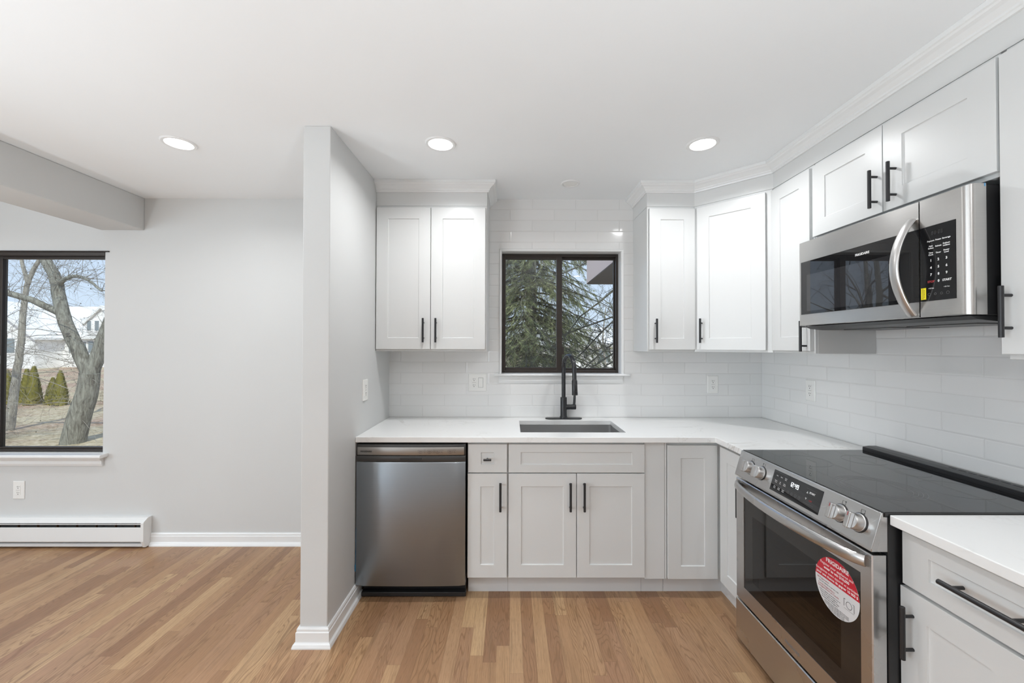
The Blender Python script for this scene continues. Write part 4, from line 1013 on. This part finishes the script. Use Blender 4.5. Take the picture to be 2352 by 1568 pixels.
t = thing('house', 'pale neighbour house glimpsed through the kitchen window branches', 'house', (6.5, 30, -.8))
mb = MB(); gable(mb, -5, 6, 0, 7, 0, 2.3, 3.6); mb.build('main_block', None, t)
hwin(-2, 1.4, .9, .9, 0); hwin(1, 1.4, .9, .9, 0)
# distant bare trees
far = None
rnd = random.Random(5)
def far_tree(seed):
    rn = random.Random(seed); tr = MB(); tw = MB(); p = limb(tr, [Vector((0, 0, -.2)), Vector((.1, 0, 2)), Vector((-.1, .1, 4.5)), Vector((.2, 0, 7.5))], .16, .04, rn, 6)
    twigs_on(tw, p[3:], 16, 2.0, .035, rn, 3, 0, .9)
    return tr.build('trunk', M['bark2']), tw.build('branches', M['twig'])
protos = [far_tree(41), far_tree(42)]
def put_far(k_, x, y, z, s, label, group):
    root = thing('bare_tree', label, 'tree', (x, y, z), rnd.uniform(0, 6), group); root.scale = (s, s, s)
    for o in protos[k_ % 2]:
        c = o.copy(); COL.objects.link(c); c.parent = root
for i_ in range(12): put_far(i_, -76 + i_ * 4.6 + rnd.uniform(-1, 1), 58 + rnd.uniform(-3, 4), -.5, rnd.uniform(.75, 1.05), 'distant bare tree behind the white neighbour house', 'bare trees behind the white house')
for i_ in range(9): put_far(i_, -4 + i_ * 2.4 + rnd.uniform(-.4, .4), 19 + rnd.uniform(-3, 6), -.8, rnd.uniform(.6, .9), 'thin bare tree in the wood beyond the spruce', 'bare trees beyond the spruce')
for (x, y, s_, lb) in ((-6.4, 7.4, .8, 'bare tree in the yard between the two windows, nearest the house'), (-9.6, 11.5, .9, 'bare tree in the yard between the two windows, farther out'), (-4.6, 10.8, .8, 'bare tree in the yard left of the spruce')): put_far(0, x, y, GZ, s_, lb, None)
for pr_ in protos:
    for o in pr_: bpy.data.objects.remove(o)
# spruce outside the kitchen window
rnd = random.Random(21)
B = Vector((.45, 6.2, GZ)); t = thing('spruce', 'green drooping spruce tree right outside the kitchen window', 'conifer', B)
tr = MB(); limb(tr, [Vector((-.02, 0, -.1)), Vector((0, 0, 2)), Vector((.03, 0, 5)), Vector((0, 0, 8.5))], .17, .05, rnd, 10); tr.build('trunk', M['bark'], t, smooth=True, ang=80)
br = MB(); fo = MB()
def blade(p, d, l_, w_):
    s_ = d.cross(Vector((rnd.uniform(-1, 1), rnd.uniform(-1, 1), rnd.uniform(-1, 1)))); 
    if s_.length < 1e-3: return
    s_.normalize(); k_ = len(fo.v); fo.v += [tuple(p - s_ * w_), tuple(p + s_ * w_), tuple(p + d * l_)]; fo.face((k_, k_ + 1, k_ + 2))
for k_ in range(270):
    z = rnd.uniform(1.0, 5.4); a = rnd.uniform(0, 2 * PI); Lb = rnd.uniform(1.1, 2.5) * (1 - .06 * z)
    dv = Vector((math.cos(a), math.sin(a) * .8 - .15, 0)); p0 = Vector((0, 0, z)); pts = []
    for q in range(9):
        s_ = q / 8; pts.append(p0 + dv * Lb * s_ + Vector((rnd.uniform(-.03, .03), rnd.uniform(-.03, .03), -.55 * Lb * s_ * s_ * .8 + .22 * Lb * max(0, s_ - .6))))
    br.tube(pts, [.022 * (1 - .09 * q) for q in range(9)], 5)
    for q in range(14):
        s_ = rnd.uniform(.15, 1); i0 = min(7, int(s_ * 8)); pb = pts[i0].lerp(pts[i0 + 1], s_ * 8 - i0)
        sd3 = Vector((-dv.y, dv.x, 0)) * rnd.choice((-1, 1)); d3 = (dv * .6 + sd3 * rnd.uniform(.3, 1) + Vector((0, 0, rnd.uniform(-1.0, .1)))).normalized(); l3 = rnd.uniform(.22, .55)
        tp = [pb, pb + d3 * l3 * .5 + Vector((0, 0, -.02)), pb + d3 * l3 + Vector((0, 0, -.09))]
        br.tube(tp, [.006, .004, .002], 3)
        for w_ in range(50):
            u_ = rnd.random(); pc = tp[0].lerp(tp[2], u_) + Vector((0, 0, -.03 * u_))
            dd = (d3 + Vector((rnd.uniform(-1, 1), rnd.uniform(-1, 1), rnd.uniform(-1, .6))) * .8).normalized(); blade(pc, dd, rnd.uniform(.05, .10), rnd.uniform(.0028, .005))
br.build('branches', M['dkbark'], t); o = fo.build('needles', M['needle'], t); o['kind'] = 'stuff'
# bare tree on the right of the kitchen window
B = Vector((3.3, 5.0, GZ)); t = thing('bare_tree', 'dark bare tree reaching diagonally across the right kitchen pane', 'tree', B)
tr = MB(); tw = MB(); rnd = random.Random(8)
limb(tr, [Vector((0, 0, -.1)), Vector((0, 0, 1.5)), Vector((.1, 0, 4)), Vector((0, 0, 7))], .2, .08, rnd, 9)
for z, dx, dz, r in ((3.9, -2.6, -1.7, .026), (3.4, -2.5, -1.75, .023), (2.9, -2.3, -1.3, .022), (2.5, -2.6, -1.1, .024), (3.15, -1.8, -1.9, .024), (4.4, -2.6, -1.0, .024), (2.2, -2.2, -.75, .02), (3.0, -2.6, -.6, .02), (2.7, -2.4, -1.6, .022)):
    p = limb(tr, [Vector((0, 0, z)), Vector((dx * .3, -.3, z + dz * .12)), Vector((dx * .65, -.4, z + dz * .5)), Vector((dx, -.5, z + dz))], r, .010, rnd, 7, 3, .06)
    twigs_on(tw, p[2:], 16, .55, .007, rnd, 2, .1, .9, bias=(-.4, 0, -.1))
tr.build('trunk', M['dkbark'], t, smooth=True, ang=80); tw.build('twigs', M['dkbark'], t)
# projecting upper storey of the same building
t = thing('building_overhang', 'pinkish overhanging wall with dark underside at top right of the kitchen window', 'building', (1.10, .6, 2.30))
mb = MB(); mb.use(M['pink']).box(0, 3.5, 0, 2.4, .01, 1.6); mb.build('wall', None, t)
box('soffit', M['fascia'], (0.0, 3.5, 0, 2.4, -.004, .009), t); box('pipe', M['slot'], (-.02, .0, 1.2, 1.22, .2, .9), t)
